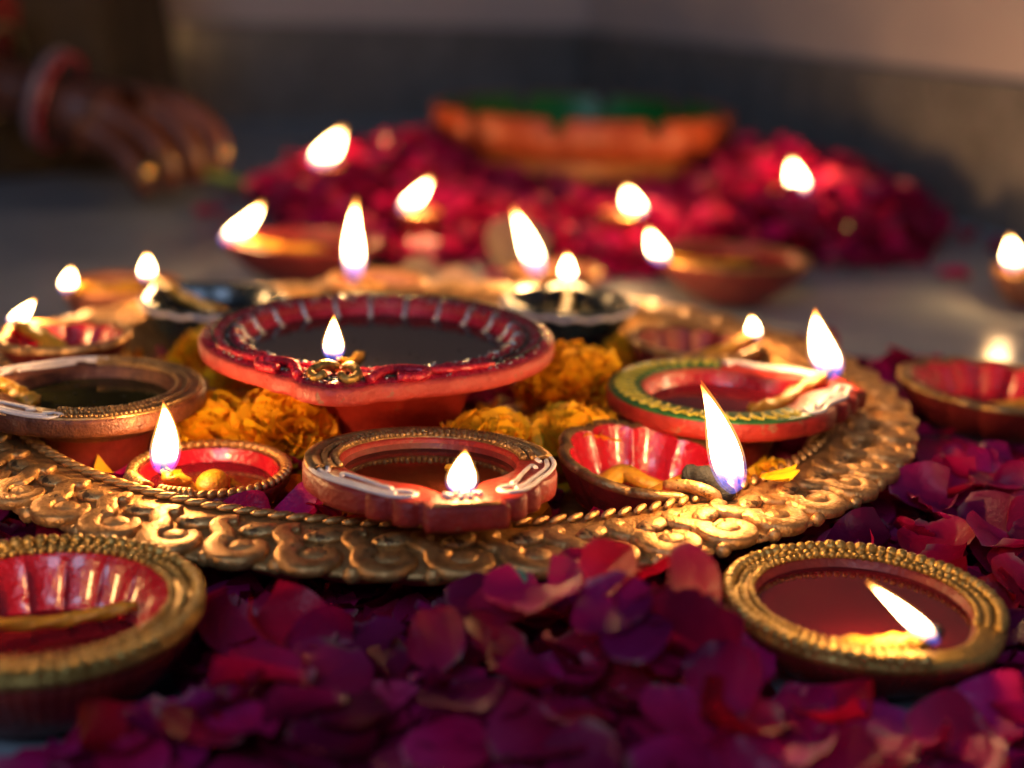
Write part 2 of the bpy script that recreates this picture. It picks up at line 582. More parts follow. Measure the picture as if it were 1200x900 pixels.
sm, bmh, rpm = scroll_mesh(), boss_mesh(), rope_mesh()
for k in range(NSC):
    a = 2 * pi * (k + 0.5) / NSC
    for nm, me in (('scroll', sm), ('oval_boss', bmh)):
        o = link(nm, me, plate)
        aa = a + (0.0 if nm == 'scroll' else pi / NSC * 0.15)
        o.matrix_local = Matrix.Translation((0.1968 * cos(aa), 0.1968 * sin(aa), 0.0380)) @ Matrix.Rotation(aa + RNG.uniform(-0.012, 0.012), 4, 'Z') @ Matrix.Rotation(radians(5.0), 4, 'Y') @ Matrix.Diagonal((RNG.uniform(0.96, 1.03), RNG.uniform(0.95, 1.04), RNG.uniform(0.9, 1.12), 1))
for k in range(180):
    a = 2 * pi * k / 180
    o = link('rope_twist', rpm, plate)
    o.location = (0.1925 * cos(a), 0.1925 * sin(a), 0.0388)
    o.rotation_euler = (0, 0, a)


# ------------------------------------------------------------------ oil lamps
NT = 240


def wrap(t):
    return (t + pi) % (2 * pi) - pi


def ring(fn, R, z, n=NT):
    out = []
    for k in range(n):
        t = -pi + 2 * pi * k / n
        r = fn(t) * R if callable(fn) else fn * R
        zz = z(t) if callable(z) else z
        out.append((r * cos(t), r * sin(t), zz))
    return out


def scaled(fn, s):
    return lambda t: fn(t) * s


def out_scallop(t):
    """Round at the back, three lobes on each side, a blunt spout at t = 0."""
    t = abs(t)
    if t < 0.245:
        return min(1.335, 1.295 / cos(t)) - 0.02 * (t / 0.245) ** 6
    b = (0.245, 0.47, 0.68, 1.2)
    if t < b[1]:
        return 1.12 + 0.085 * sin(pi * (t - b[0]) / (b[1] - b[0])) ** 0.6
    if t < b[2]:
        return 1.055 + 0.06 * sin(pi * (t - b[1]) / (b[2] - b[1])) ** 0.6
    if t < b[3]:
        u = (t - b[2]) / (b[3] - b[2])
        return 1.0 + 0.055 * sin(pi * u) ** 0.6 * (1 - 0.45 * u)
    return 1.0


def out_beak(t):
    t = abs(t)
    return 1.0 + 0.16 * exp(-(t / 0.2) ** 2) + 0.028 * exp(-((t - 0.32) / 0.07) ** 2) + 0.02 * exp(-((t - 0.14) / 0.05) ** 2)


def hole(base, pinch, w=0.22):
    return lambda t: base + pinch * exp(-(t / w) ** 2)


def band(mb, f_in, f_out, R, z0, z1, t0, t1, n=160):
    """A raised band on the rim between the angles t0 and t1, with closed ends."""
    rows = []
    for k in range(n + 1):
        t = t0 + (t1 - t0) * k / n
        c, s = cos(t), sin(t)
        a, b = f_in(t) * R, f_out(t) * R
        rows.append([(a * c, a * s, z0), (a * c, a * s, z1 - 0.0003), ((a + 0.0004) * c, (a + 0.0004) * s, z1), ((b - 0.0005) * c, (b - 0.0005) * s, z1), (b * c, b * s, z1 - 0.0004), (b * c, b * s, z0)])
    base = mb.grid(rows)
    mb.f.append(tuple(base + q for q in range(6)))
    e = base + n * 6
    mb.f.append(tuple(e + q for q in reversed(range(6))))


def pol(R, deg, r, z):
    return (R * r * cos(radians(deg)), R * r * sin(radians(deg)), z)


FLAME_W = 0.55


def flame(parent, base, delta, width, power=0.22):
    """A burning flame from base to base + delta and the light it gives."""
    b, d = Vector(base), Vector(delta)
    h = d.z
    lean = Vector((d.x, d.y, 0))
    wob = RNG.uniform(-0.09, 0.09) * h
    fat = RNG.uniform(0.55, 0.68)

    def shell(grow, rise):
        rings, ts = [], []
        nr = 20
        for i in range(nr):
            t = (i + 0.15) / (nr - 0.7)
            ts.append(t)
            r = width * 0.43 * grow * (sin(pi * min(1.0, t) ** fat) ** 0.85) * (1.0 - 0.3 * t * t)
            r = max(r, width * 0.02)
            c = b + lean * (t ** 1.25) + Vector((wob * sin(pi * t) * t, 0, h * (t * rise + (1 - rise) * 0.3)))
            rings.append([c + Vector((r * cos(2 * pi * k / 14), r * sin(2 * pi * k / 14), 0)) for k in range(14)])
        mb = MB()
        mb.loft(rings, attr=lambda i, j: ts[i])
        return mb
    o = shell(1.0, 1.0).build('flame', M['flame'], parent)
    shell(1.2, 1.06).build('flame_fringe', M['fringe'], o)
    ld = bpy.data.lights.new('flame_light', 'POINT')
    ld.energy = power * FLAME_W
    ld.color = (1.0, 0.5, 0.17)
    ld.shadow_soft_size = 0.005
    lo = bpy.data.objects.new('flame_light', ld)
    COL.objects.link(lo)
    lo.parent = parent
    lo.location = b + lean * 0.6 + Vector((0, 0, h * 0.62))
    return o


def wick(parent, pts, r=0.0032, char=True, taper=0.6):
    path = smooth_path(pts, 9)
    mb = MB()
    mb.tube(path, lambda t: r * (1 - (1 - taper) * t) * (1 if t > 0.06 else 0.6) * (1 + 0.08 * sin(t * 37)), 15, 0.9, twist=0.13)
    w = mb.build('wick', M['wick'], parent)
    if char:
        e = path[-1]
        d = (path[-1] - path[-3]).normalized()
        c = MB()
        c.tube([e - d * 0.003, e, e + d * 0.003 + Vector((0, 0, 0.0012)), e + d * 0.0045 + Vector((0, 0, 0.0032))], lambda t: r * taper * (1.14 - 0.55 * t), 8)
        c.build('burnt_tip', M['char'], w)
    return w


def to_local(root, p):
    return root.matrix_basis.inverted() @ Vector(p)


def to_local_dir(root, d):
    return root.matrix_basis.to_3x3().inverted() @ Vector(d)


def light_up(root, base, delta, width, power=0.22):
    return flame(root, to_local(root, base), to_local_dir(root, delta), width, power)


def flat_lamp(label, loc, rz, R, h, rt, outline, inner, side_mat, foot_mat, oil_mat, oil_drop=0.006, inner_mat=None):
    """Flat-topped lamp: a foot, a wide disc rim with a spout and a hollow for the oil."""
    root = thing('oil_lamp', label, 'oil lamp', loc, rz, 'oil lamps set out on and around the platter')
    hb = h - rt
    mb = MB()
    mb.loft([ring(0.42, R, 0), ring(0.47, R, 0.0015), ring(0.48, R, hb * 0.4), ring(0.53, R, hb * 0.72), ring(0.66, R, hb * 0.94), ring(0.84, R, hb - 0.0007)], cap1=False)
    mb.build('foot', foot_mat, root)
    mb = MB()
    mb.loft([ring(0.80, R, hb - 0.0005), ring(0.9, R, hb - 0.0003), ring(scaled(outline, 0.965), R, hb), ring(scaled(outline, 0.995), R, hb + 0.001), ring(outline, R, hb + 0.0025), ring(outline, R, h - 0.0018), ring(scaled(outline, 0.993), R, h - 0.0006),
             ring(scaled(outline, 0.975), R, h), ring(lambda t: inner(t) + 0.02, R, h), ring(lambda t: inner(t) + 0.004, R, h - 0.0007), ring(inner, R, h - 0.002)], cap1=False)
    mb.build('clay_body', side_mat, root)
    ib = MB()
    ib.loft([ring(inner, R, h - 0.002), ring(scaled(inner, 0.97), R, h - 0.005), ring(scaled(inner, 0.86), R, h - 0.0155), ring(0.3, R, h - 0.0195)], cap0=False)
    ib.build('hollow', inner_mat or side_mat, root)
    ob = MB()
    ob.loft([ring(scaled(inner, 0.985), R, h - oil_drop), ring(scaled(inner, 0.93), R, h - oil_drop - 0.0003), ring(scaled(inner, 0.4), R, h - oil_drop - 0.0003)], cap0=False)
    ob.build('oil', oil_mat, root)
    return root


def bead_rows(root, R, z, rows, t0, t1, m, name='bead_border'):
    mb = MB()
    for r, n, s in rows:
        for k in range(n):
            t = t0 + (t1 - t0) * (k + 0.5) / n
            q = s * RNG.uniform(0.88, 1.1)
            mb.ellipsoid((R * r * cos(t), R * r * sin(t), z + RNG.uniform(-0.0002, 0.0002)), q, q, q * 0.95, None, 7, 5)
    o = mb.build(name, m, root)
    o['kind'] = 'stuff'
    return o


def swirls(root, R, z, lines, m, rad=0.00092, name='painted_scroll'):
    for s in (-1, 1):
        mb = MB()
        for ln in lines:
            mb.tube(smooth_path([pol(R, s * d, r, z) for d, r in ln], 5), rad, 6, 0.8)
        mb.build(name, m, root)


SWIRL = [[(74, 0.88), (80, 0.85), (86, 0.9), (82, 0.97), (70, 0.985), (56, 0.985), (44, 1.0), (35, 1.045), (27, 1.09), (20, 1.08), (18, 1.0), (23, 0.95), (30, 0.97)],
         [(78, 0.925), (66, 0.935), (52, 0.93), (41, 0.955), (33, 1.0), (26, 1.03)],
         [(62, 0.86), (66, 0.815), (56, 0.80), (44, 0.83), (36, 0.88), (30, 0.91)]]


# --- big red lamp in the middle
A = flat_lamp('largest red foil lamp in the middle of the platter, brimming with dark oil', (-0.0604, 0.6165, 0.016), radians(-97), 0.0788, 0.056, 0.0080,
              out_beak, lambda t: 0.76 + 0.012 * abs(sin(11 * t)), M['red_side'], M['red'], M['oil_dark'], 0.0055, M['red_foil'])
R = 0.0788
mb = MB()
for (a, b, z1) in ((0.86, 0.985, 0.0016), (0.775, 0.835, 0.0022)):
    rows = []
    for k in range(NT):
        t = -pi + 2 * pi * k / NT
        f = out_beak(t)
        wav = 0.0004 * sin(66 * t) + 0.0003 * sin(29 * t + 1)
        row = []
        for q in range(7):
            u = q / 6
            r = (a + (b - a) * u) * (f if a > 0.8 else 1.0) * R
            row.append((r * cos(t), r * sin(t), 0.0555 + (z1 + wav) * sin(pi * u) ** 0.6))
        rows.append(row)
    rows.append(rows[0])
    mb.grid(rows)
mb.build('foil_ridges', M['red_foil'], A)
mb = MB()
for rr, tk in ((0.848, 0.0010), (0.925, 0.0006)):
    pts = [(R * rr * (1 + 0.9 * (out_beak(2 * pi * k / 120 - pi) - 1)) * cos(2 * pi * k / 120 - pi), R * rr * (1 + 0.9 * (out_beak(2 * pi * k / 120 - pi) - 1)) * sin(2 * pi * k / 120 - pi), 0.0562 + (0.0014 if rr > 0.9 else 0)) for k in range(121)]
    mb.tube(pts, tk, 6, 0.7)
mb.build('dark_groove_lines', M['groove'], A)
rib = MB()
rib.tube([(0.7 * R, 0, 0.0495), (0.752 * R, 0, 0.053), (0.772 * R, 0, 0.0566), (0.81 * R, 0, 0.0576)], 0.0012, 6)
rme = rib.mesh('silver_rib', M['silver'])
for k in range(22):
    o = link('silver_rib', rme, A)
    o.rotation_euler = (0, 0, 2 * pi * k / 22)
gl = MB()
for k in range(420):
    t = RNG.uniform(-pi, pi)
    f = out_beak(t)
    q = RNG.choice((0.775, 0.80, 0.83, 0.87, 0.93, 0.955)) + RNG.gauss(0, 0.008)
    r = q * R * (1 + 0.9 * (f - 1) if q > 0.85 else 1)
    rz_ = Matrix.Rotation(t + RNG.uniform(-0.6, 0.6), 3, 'Z') @ Matrix.Rotation(RNG.gauss(0, 0.5), 3, 'X')
    gl.ellipsoid((r * cos(t), r * sin(t), 0.0568 + 0.0006 * RNG.random()), 0.0004, RNG.uniform(0.0005, 0.0015), 0.0004, rz_, 5, 3)
tag(gl.build('glitter_flecks', M['silver'], A), kind='stuff')
orn = MB()
for s in (-1, 1):
    orn.tube(smooth_path([(0.86 * R, s * 0.002, 0.058), (0.93 * R, s * 0.006, 0.0605), (1.0 * R, s * 0.0095, 0.0585), (1.06 * R, s * 0.006, 0.058), (1.03 * R, s * 0.003, 0.0595)], 4), lambda t: 0.0024 - 0.0008 * t, 8)
orn.build('gilt_beak_curl', M['gold_yellow'], A)
for s in (-1, 1):
    kb = MB()
    kb.tube(smooth_path([pol(R, s * 10, 1.04, 0.0578), pol(R, s * 14, 0.95, 0.0592), pol(R, s * 20, 0.89, 0.0585), pol(R, s * 28, 0.92, 0.058), pol(R, s * 25, 0.985, 0.0575), pol(R, s * 18, 1.0, 0.058)], 4), 0.0022, 7)
    kb.tube(smooth_path([pol(R, s * 26, 0.9, 0.058), pol(R, s * 36, 0.93, 0.0582), pol(R, s * 52, 0.94, 0.0575)], 4), 0.0016, 7)
    kb.build('foil_curl', M['red_foil'], A)
wick(A, [to_local(A, (-0.066, 0.60, 0.0665)), to_local(A, (-0.069, 0.578, 0.0685)), to_local(A, (-0.0735, 0.5635, 0.0738))], 0.0026)
light_up(A, (-0.0735, 0.5625, 0.0735), (0.0002, 0, 0.0190), 0.0095, 0.2)

# --- bronze lamp with white swirls on the left
B = flat_lamp('bronze brown lamp with white swirls at the left edge of the platter, dark oil inside', (-0.1756, 0.5715, 0.018), radians(-176), 0.0462, 0.038, 0.0082,
              out_scallop, hole(0.7, 0.34), M['brown'], M['dark_red'], M['oil_green'], 0.005)
mb = MB()
band(mb, lambda t: 0.725, lambda t: 0.985, 0.0462, 0.0372, 0.0386, radians(80), radians(280))
mb.build('rim_band', M['gold_dim'], B)
bead_rows(B, 0.0462, 0.0388, ((0.76, 62, 0.00115), (0.84, 68, 0.0010), (0.95, 80, 0.0008)), radians(80), radians(280), M['gold_dim'])
swirls(B, 0.0462, 0.0384, SWIRL, M['white'])
wick(B, [pol(0.0462, 22, 0.5, 0.0325), pol(0.0462, 14, 0.62, 0.0352), pol(0.0462, 2, 0.8, 0.0385), pol(0.0462, 0, 1.12, 0.0405)], 0.0045)
flame(B, pol(0.0462, 0, 1.17, 0.0408), (0.002, 0, 0.024), 0.0095, 0.22)

# --- small red lamp with a twisted gold border
R = 0.0318
C = thing('oil_lamp', 'small crimson lamp with twisted gold rim and yellow cotton balls inside', 'oil lamp', (-0.1185, 0.5315, 0.016), radians(-122), 'oil lamps set out on and around the platter')


def c_out(t):
    return 1.0 + 0.16 * exp(-(t / 0.42) ** 2) - 0.1 * exp(-(t / 0.09) ** 2)


mb = MB()
mb.loft([ring(0.5, R, 0), ring(0.62, R, 0.0015), ring(0.84, R, 0.009), ring(lambda t: c_out(t) * 0.97 * (1 + 0.012 * sin(44 * t)), R, 0.0155), ring(c_out, R, 0.0178), ring(scaled(c_out, 0.97), R, 0.0193), ring(scaled(c_out, 0.84), R, 0.0192)], cap1=False)
mb.build('clay_body', M['dark_red'], C)
mb = MB()
mb.loft([ring(scaled(c_out, 0.845), R, 0.0193), ring(scaled(c_out, 0.79), R, 0.0165), ring(0.7, R, 0.0095), ring(0.4, R, 0.008)], cap0=False)
mb.build('hollow', M['red_wet'], C)
tw = MB()
tw.ellipsoid((0, 0, 0), 0.0017, 0.0032, 0.0018, Matrix.Rotation(radians(42), 3, 'Z'), 8, 5)
tme = tw.mesh('rim_twist', M['gold'])
for k in range(46):
    t = radians(22) + radians(316) * (k + 0.5) / 46
    o = link('rim_twist', tme, C)
    q = R * 0.945 * c_out(wrap(t))
    o.location = (q * cos(t), q * sin(t), 0.0202)
    o.rotation_euler = (0, 0, t)
mb = MB()
for s in (-1, 1):
    for k in range(7):
        mb.tube(smooth_path([pol(R, s * (9 + k * 3.4), 0.86, 0.0195), pol(R, s * (9 + k * 3.6), 1.0, 0.0222), pol(R, s * (8 + k * 4), 1.13 - 0.012 * k, 0.0175)], 4), 0.00125, 6)
mb.build('ribbed_spout', M['gold'], C)
ob = MB()
ob.loft([ring(scaled(c_out, 0.76), R, 0.0142), ring(0.4, R, 0.0141)], cap0=False)
ob.build('oil', M['oil_red'], C)
for (x, y, rx, ry, rz_) in ((0.003, 0.004, 0.0088, 0.0066, 0.0062), (0.015, -0.001, 0.007, 0.0055, 0.005)):
    mb = MB()
    mb.ellipsoid((x, y, 0.0145), rx, ry, rz_, Matrix.Rotation(0.4, 3, 'Z'), 14, 9)
    mb.build('cotton_ball', M['wick'], C)
wick(C, [(0.012, 0, 0.018), (0.022, 0.0, 0.0215), to_local(C, (-0.1332, 0.5185, 0.039))], 0.003)
light_up(C, (-0.1332, 0.5174, 0.0385), (0.0005, 0, 0.0285), 0.0118, 0.24)

# --- beaded red lamp at the front of the platter
R = 0.0468
D = flat_lamp('red lamp with beaded bronze rim and white scrolls at the platter front', (-0.0295, 0.4955, 0.018), radians(-74), R, 0.0365, 0.0092,
              out_scallop, hole(0.69, 0.36), M['red'], M['dark_red'], M['oil_brown'], 0.004, M['dark_red'])
D.rotation_euler = (Matrix.Rotation(radians(-4.2), 3, 'X') @ Matrix.Rotation(radians(-74), 3, 'Z')).to_euler()
mb = MB()
band(mb, lambda t: 0.715, lambda t: 0.985, R, 0.0357, 0.0372, radians(79), radians(281))
mb.build('rim_band', M['gold_dim'], D)
bead_rows(D, R, 0.0374, ((0.745, 54, 0.0015), (0.825, 58, 0.0015)), radians(79), radians(281), M['gold_dim'])
mb = MB()
for k in range(96):
    t = radians(80) + radians(200) * (k + 0.5) / 96
    mb.tube([(R * 0.86 * cos(t), R * 0.86 * sin(t), 0.0373), (R * 0.92 * cos(t + 0.02), R * 0.92 * sin(t + 0.02), 0.0379), (R * 0.98 * cos(t + 0.04), R * 0.98 * sin(t + 0.04), 0.0371)], 0.0007, 5)
tag(mb.build('ridge_border', M['gold_dim'], D), kind='stuff')
swirls(D, R, 0.0369, SWIRL, M['white'])
mb = MB()
for k in range(12):
    mb.ellipsoid((R * RNG.uniform(1.0, 1.12), RNG.uniform(-0.007, 0.007), 0.0372), 0.0011, 0.0013, 0.001, None, 6, 4)
mb.build('spout_dots', M['white'], D)
mb = MB()
mb.tube([pol(R, -11, 1.265, 0.0367), pol(R, -4, 1.255, 0.0367), pol(R, 4, 1.255, 0.0367), pol(R, 11, 1.265, 0.0367)], 0.0008, 6)
mb.build('gold_lip_line', M['gold'], D)
wick(D, [pol(R, 120, 0.2, 0.0315), pol(R, 60, 0.25, 0.032), to_local(D, (-0.018, 0.464, 0.0545)), to_local(D, (-0.0165, 0.4595, 0.0565))], 0.0027)
light_up(D, (-0.0163, 0.4589, 0.0555), (0.0012, 0, 0.0165), 0.0112, 0.24)

# --- green rimmed red lamp on the right
R = 0.0505
E_ = flat_lamp('red lamp with green rim, yellow squiggles and white paisley spout', (0.0925, 0.6060, 0.0165), radians(18), R, 0.0375, 0.0084,
               out_scallop, hole(0.66, 0.42, 0.26), M['red'], M['dark_red'], M['oil_red'], 0.0065, M['red_wet'])
mb = MB()
band(mb, lambda t: 0.70, lambda t: 0.985, R, 0.0367, 0.0382, radians(64), radians(296))
mb.build('rim_band', M['green'], E_)
mb = MB()
for k in range(30):
    t = radians(67) + radians(226) * (k + 0.5) / 30
    d = math.degrees(t)
    w = RNG.uniform(1.0, 1.35)
    mb.tube(smooth_path([pol(R, d - 2.6 * w, 0.76, 0.0383), pol(R, d - 2.6 * w, 0.86, 0.0385), pol(R, d - 0.4, 0.93, 0.0385), pol(R, d + 1.4 * w, 0.86, 0.0385), pol(R, d + 2.6 * w, 0.83, 0.0385), pol(R, d + 3.0 * w, 0.9, 0.0383)], 3), 0.00062, 5)
tag(mb.build('yellow_squiggles', M['yellow_paint'], E_), kind='stuff')
swirls(E_, R, 0.0379, [[(58, 0.83), (62, 0.92), (54, 0.97), (42, 0.95), (33, 1.0), (25, 1.08), (16, 1.12), (11, 1.18), (8, 1.1), (14, 1.04), (22, 0.98), (28, 0.92), (36, 0.88), (45, 0.86)],
                       [(52, 0.9), (42, 0.9), (34, 0.94), (27, 1.0), (19, 1.06)], [(48, 0.87), (38, 0.9), (31, 0.96)]], M['white'], 0.0011)
wick(E_, [pol(R, -70, 0.35, 0.0325), pol(R, -35, 0.5, 0.034), pol(R, -6, 0.75, 0.037), to_local(E_, (0.1435, 0.629, 0.0555))], 0.0036, True, 0.75)
light_up(E_, (0.1456, 0.6290, 0.0548), (-0.0097, 0, 0.0318), 0.0158, 0.34)


def soot(root, c, n, spread, z):
    mb = MB()
    for k in range(n):
        x, y = c[0] + RNG.gauss(0, spread), c[1] + RNG.gauss(0, spread)
        q = RNG.uniform(0.00025, 0.0008)
        mb.ellipsoid((x, y, z), q * RNG.uniform(0.7, 1.6), q, 0.00018, Matrix.Rotation(RNG.uniform(0, 3), 3, 'Z'), 6, 3)
    tag(mb.build('soot_specks', M['char'], root), kind='stuff')


soot(D, (0.052, 0.0), 26, 0.0035, 0.0368)
soot(E_, (0.058, 0.0), 30, 0.004, 0.0378)
soot(A, (0.03, 0.0), 24, 0.018, 0.0505)
soot(B, (0.012, 0.0), 16, 0.012, 0.0329)

# --- shell shaped lamp
def shell_lamp(label, loc, rz, R, h, tilt, lobes, spout, in_mat, out_mat, rim_mat, oil_mat, back=0.35, oil_z=0.45):
    root = thing('oil_lamp', label, 'oil lamp', loc, rz, 'oil lamps set out on and around the platter')

    def o(t):
        return 1.0 + 0.075 * abs(sin(lobes / 2 * (t - pi))) ** 0.6 - 0.04 + spout * exp(-(t / 0.35) ** 2)

    def zt(t):
        return h * (1 + back * (0.5 - 0.5 * cos(t)) + 0.06 * abs(sin(lobes / 2 * (t - pi))) ** 0.6)

    def inn(s, amp):
        return lambda t: s * (o(t) - amp * (1 - abs(sin(lobes / 2 * (t - pi))) ** 0.5))
    mb = MB()
    mb.loft([ring(0.42, R, 0), ring(0.5, R, 0.001), ring(scaled(o, 0.78), R, lambda t: zt(t) * 0.35), ring(scaled(o, 0.95), R, lambda t: zt(t) * 0.75), ring(o, R, lambda t: zt(t) - 0.0022)], cap1=False)
    mb.build('clay_body', out_mat, root)
    mb = MB()
    mb.loft([ring(scaled(o, 0.998), R, lambda t: zt(t) - 0.0024), ring(scaled(o, 1.01), R, lambda t: zt(t) - 0.001), ring(scaled(o, 0.985), R, lambda t: zt(t) + 0.0006), ring(scaled(o, 0.93), R, lambda t: zt(t) + 0.001),
             ring(inn(0.87, 0.03), R, lambda t: zt(t) - 0.0006)], cap0=False, cap1=False)
    mb.build('rim', rim_mat, root)
    mb = MB()
    mb.loft([ring(inn(0.872, 0.03), R, lambda t: zt(t) - 0.0005), ring(inn(0.83, 0.06), R, lambda t: zt(t) * 0.86), ring(inn(0.74, 0.08), R, lambda t: zt(t) * 0.62), ring(inn(0.62, 0.05), R, lambda t: h * 0.36), ring(0.4, R, h * 0.26)], cap0=False)
    mb.build('lobed_hollow', in_mat, root)
    mb = MB()
    mb.loft([ring(inn(0.71, 0.08), R, h * oil_z), ring(0.35, R, h * oil_z - 0.0002)], cap0=False)
    mb.build('oil', oil_mat, root)
    return root, zt


R = 0.0345
F_, zt = shell_lamp('red shell shaped lamp with bronze lobed edge, right of the beaded front lamp', (0.0542, 0.5405, 0.016), radians(-44), R, 0.0225, 0, 9, 0.16, M['red_wet'], M['dark_red'], M['gold_dim'], M['oil_red'], 0.4)
mb = MB()
mb.tube(smooth_path([(-0.014, -0.012, 0.012), (-0.013, 0.002, 0.0165), (-0.002, 0.003, 0.0155), (0.006, 0.008, 0.0135)], 5), lambda t: 0.0052 - 0.0022 * t, 10, 0.9)
mb.build('cotton_fold', M['wick'], F_)
mb = MB()
mb.tube(smooth_path([(0.008, -0.004, 0.012), (0.017, -0.002, 0.019), (0.025, 0.0, 0.024)], 5), lambda t: 0.0058 - 0.001 * t, 10, 0.9)
mb.build('wick', M['wick'], F_)
mb = MB()
mb.tube(smooth_path([(0.0225, 0.0, 0.0255), (0.0295, 0.0, 0.0275), (0.0375, -0.0005, 0.026), (0.0435, -0.001, 0.0225)], 5), lambda t: 0.0047 * (1 - 0.35 * t) * (1 + 0.12 * sin(t * 23)), 9)
mb.build('burnt_tip', M['char'], F_)
mb = MB()
for s in (-1, 1):
    mb.tube(smooth_path([(0.022, s * 0.014, 0.0245), (0.03, s * 0.0115, 0.0265), (0.037, s * 0.008, 0.0255), (0.04, s * 0.003, 0.021), (0.034, s * 0.0065, 0.0215)], 4), 0.0027, 8)
mb.build('curled_spout_lip', M['gold'], F_)
light_up(F_, (0.0850, 0.5085, 0.0420), (-0.0150, 0, 0.0420), 0.0145, 0.34)

# --- two dark lamps at the back of the platter, and plain small ones


def cup_lamp(label, loc, rz, R, h, body_mat, rim_mat, oil_mat, wavy=0.0, nwave=14, spout=0.22, name='oil_lamp'):
    """Simple pinched bowl lamp with a rolled rim."""
    root = thing(name, label, 'oil lamp', loc, rz, 'oil lamps set out on and around the platter')

    def o(t):
        return 1.0 + spout * exp(-(t / 0.3) ** 2) + wavy * sin(nwave * t)
    mb = MB()
    mb.loft([ring(0.38, R, 0, 96), ring(0.44, R, 0.0012, 96), ring(scaled(o, 0.74), R, h * 0.4, 96), ring(scaled(o, 0.96), R, h * 0.78, 96), ring(o, R, h - 0.0016, 96)], cap1=False)
    mb.build('clay_body', body_mat, root)
    mb = MB()
    mb.loft([ring(scaled(o, 0.995), R, h - 0.002, 96), ring(scaled(o, 1.015), R, h - 0.0008, 96), ring(scaled(o, 0.99), R, h + 0.0006, 96), ring(scaled(o, 0.92), R, h + 0.0004, 96), ring(scaled(o, 0.87), R, h - 0.001, 96)], cap0=False, cap1=False)
    mb.build('rim', rim_mat, root)
    mb = MB()
    mb.loft([ring(scaled(o, 0.875), R, h - 0.0008, 96), ring(scaled(o, 0.78), R, h * 0.6, 96), ring(0.45, R, h * 0.35, 96)], cap0=False)
    mb.build('hollow', body_mat, root)
    mb = MB()
    mb.loft([ring(scaled(o, 0.83), R, h * 0.74, 96), ring(0.4, R, h * 0.735, 96)], cap0=False)
    mb.build('oil', oil_mat, root)
    return root


def cup_wick(root, tip, r=0.003):
    p = to_local(root, tip)
    h = p.z
    return wick(root, [(-0.25 * p.x, -0.25 * p.y + 0.003, h * 0.78), (p.x * 0.3, p.y * 0.3, h * 0.82), (p.x * 0.75, p.y * 0.75, h * 0.97), (p.x * 0.97, p.y * 0.97, h)], r)


G = cup_lamp('blackish teal lamp with wavy white edge at the back left of the platter', (-0.166, 0.7655, 0.016), radians(140), 0.0385, 0.035, M['dark_teal'], M['dark_teal'], M['oil_dark'], 0.0, 14, 0.3)
wv = MB()
wv.tube([(0.0392 * (1 + 0.025 * sin(18 * t)) * cos(t), 0.0392 * (1 + 0.025 * sin(18 * t)) * sin(t), 0.0325 + 0.0008 * sin(18 * t)) for t in [radians(45) + radians(270) * k / 160 for k in range(161)]], 0.0012, 5)
wv.build('wavy_white_edge', M['white'], G)
cup_wick(G, (-0.2115, 0.8035, 0.0515), 0.0042)
light_up(G, (-0.2131, 0.8044, 0.0505), (0.0006, 0, 0.0160), 0.010, 0.16)

H_ = cup_lamp('black and green lamp with wavy pinkish edge behind the big red lamp', (0.0305, 0.7885, 0.016), radians(89), 0.0365, 0.035, M['dark_teal'], M['dark_teal'], M['oil_green'], 0.0, 14, 0.3)
wv = MB()
wv.tube([(0.0372 * (1 + 0.03 * sin(16 * t)) * cos(t), 0.0372 * (1 + 0.03 * sin(16 * t)) * sin(t), 0.0322 + 0.0009 * sin(16 * t)) for t in [radians(40) + radians(280) * k / 160 for k in range(161)]], 0.0012, 5)
wv.build('wavy_white_edge', M['white'], H_)
cup_wick(H_, (0.0312, 0.8375, 0.0515), 0.0038)
light_up(H_, (0.0313, 0.8387, 0.0505), (-0.0007, 0, 0.0175), 0.0105, 0.16)

T_ = cup_lamp('gold rimmed lamp with a tall upright flame just behind the big red lamp', (-0.083, 0.836, 0.016), radians(-130), 0.03, 0.034, M['terracotta'], M['gold'], M['oil_dark'], 0.0, 12, 0.16)
cup_wick(T_, (-0.0953, 0.8235, 0.052))
light_up(T_, (-0.0953, 0.8233, 0.0505), (0.0014, 0, 0.0490), 0.0135, 0.3)

H2 = cup_lamp('lamp with a tall leaning flame on the floor right behind the platter', (0.026, 0.965, 0.0), radians(-110), 0.033, 0.034, M['terracotta'], M['gold_dim'], M['oil_dark'], 0.0, 12, 0.2)
cup_wick(H2, (0.0152, 0.933, 0.0355))
light_up(H2, (0.0145, 0.9325, 0.0345), (-0.0180, 0, 0.0450), 0.0160, 0.5)

I_ = shell_lamp('red lamp with thick yellow wick on the platter rim at far left', (-0.217, 0.662, 0.036), radians(142), 0.031, 0.0165, 0, 10, 0.22, M['red_wet'], M['dark_red'], M['gold'], M['oil_red'], 0.1)[0]
wick(I_, [to_local(I_, (-0.211, 0.645, 0.048)), to_local(I_, (-0.228, 0.664, 0.053)), to_local(I_, (-0.2465, 0.6860, 0.0535))], 0.0052, True, 0.7)
light_up(I_, (-0.2490, 0.6868, 0.0520), (0.0115, 0, 0.0135), 0.0105, 0.2)

J_ = cup_lamp('brown lamp with small flame on the floor beyond the platter at far left', (-0.243, 0.862, 0.0), radians(-120), 0.036, 0.036, M['terracotta'], M['terracotta'], M['oil_dark'], 0.0, 12, 0.2)
cup_wick(J_, (-0.2625, 0.8185, 0.0405), 0.0055)
light_up(J_, (-0.2640, 0.8180, 0.0390), (0.0035, 0, 0.0150), 0.0105, 0.2)

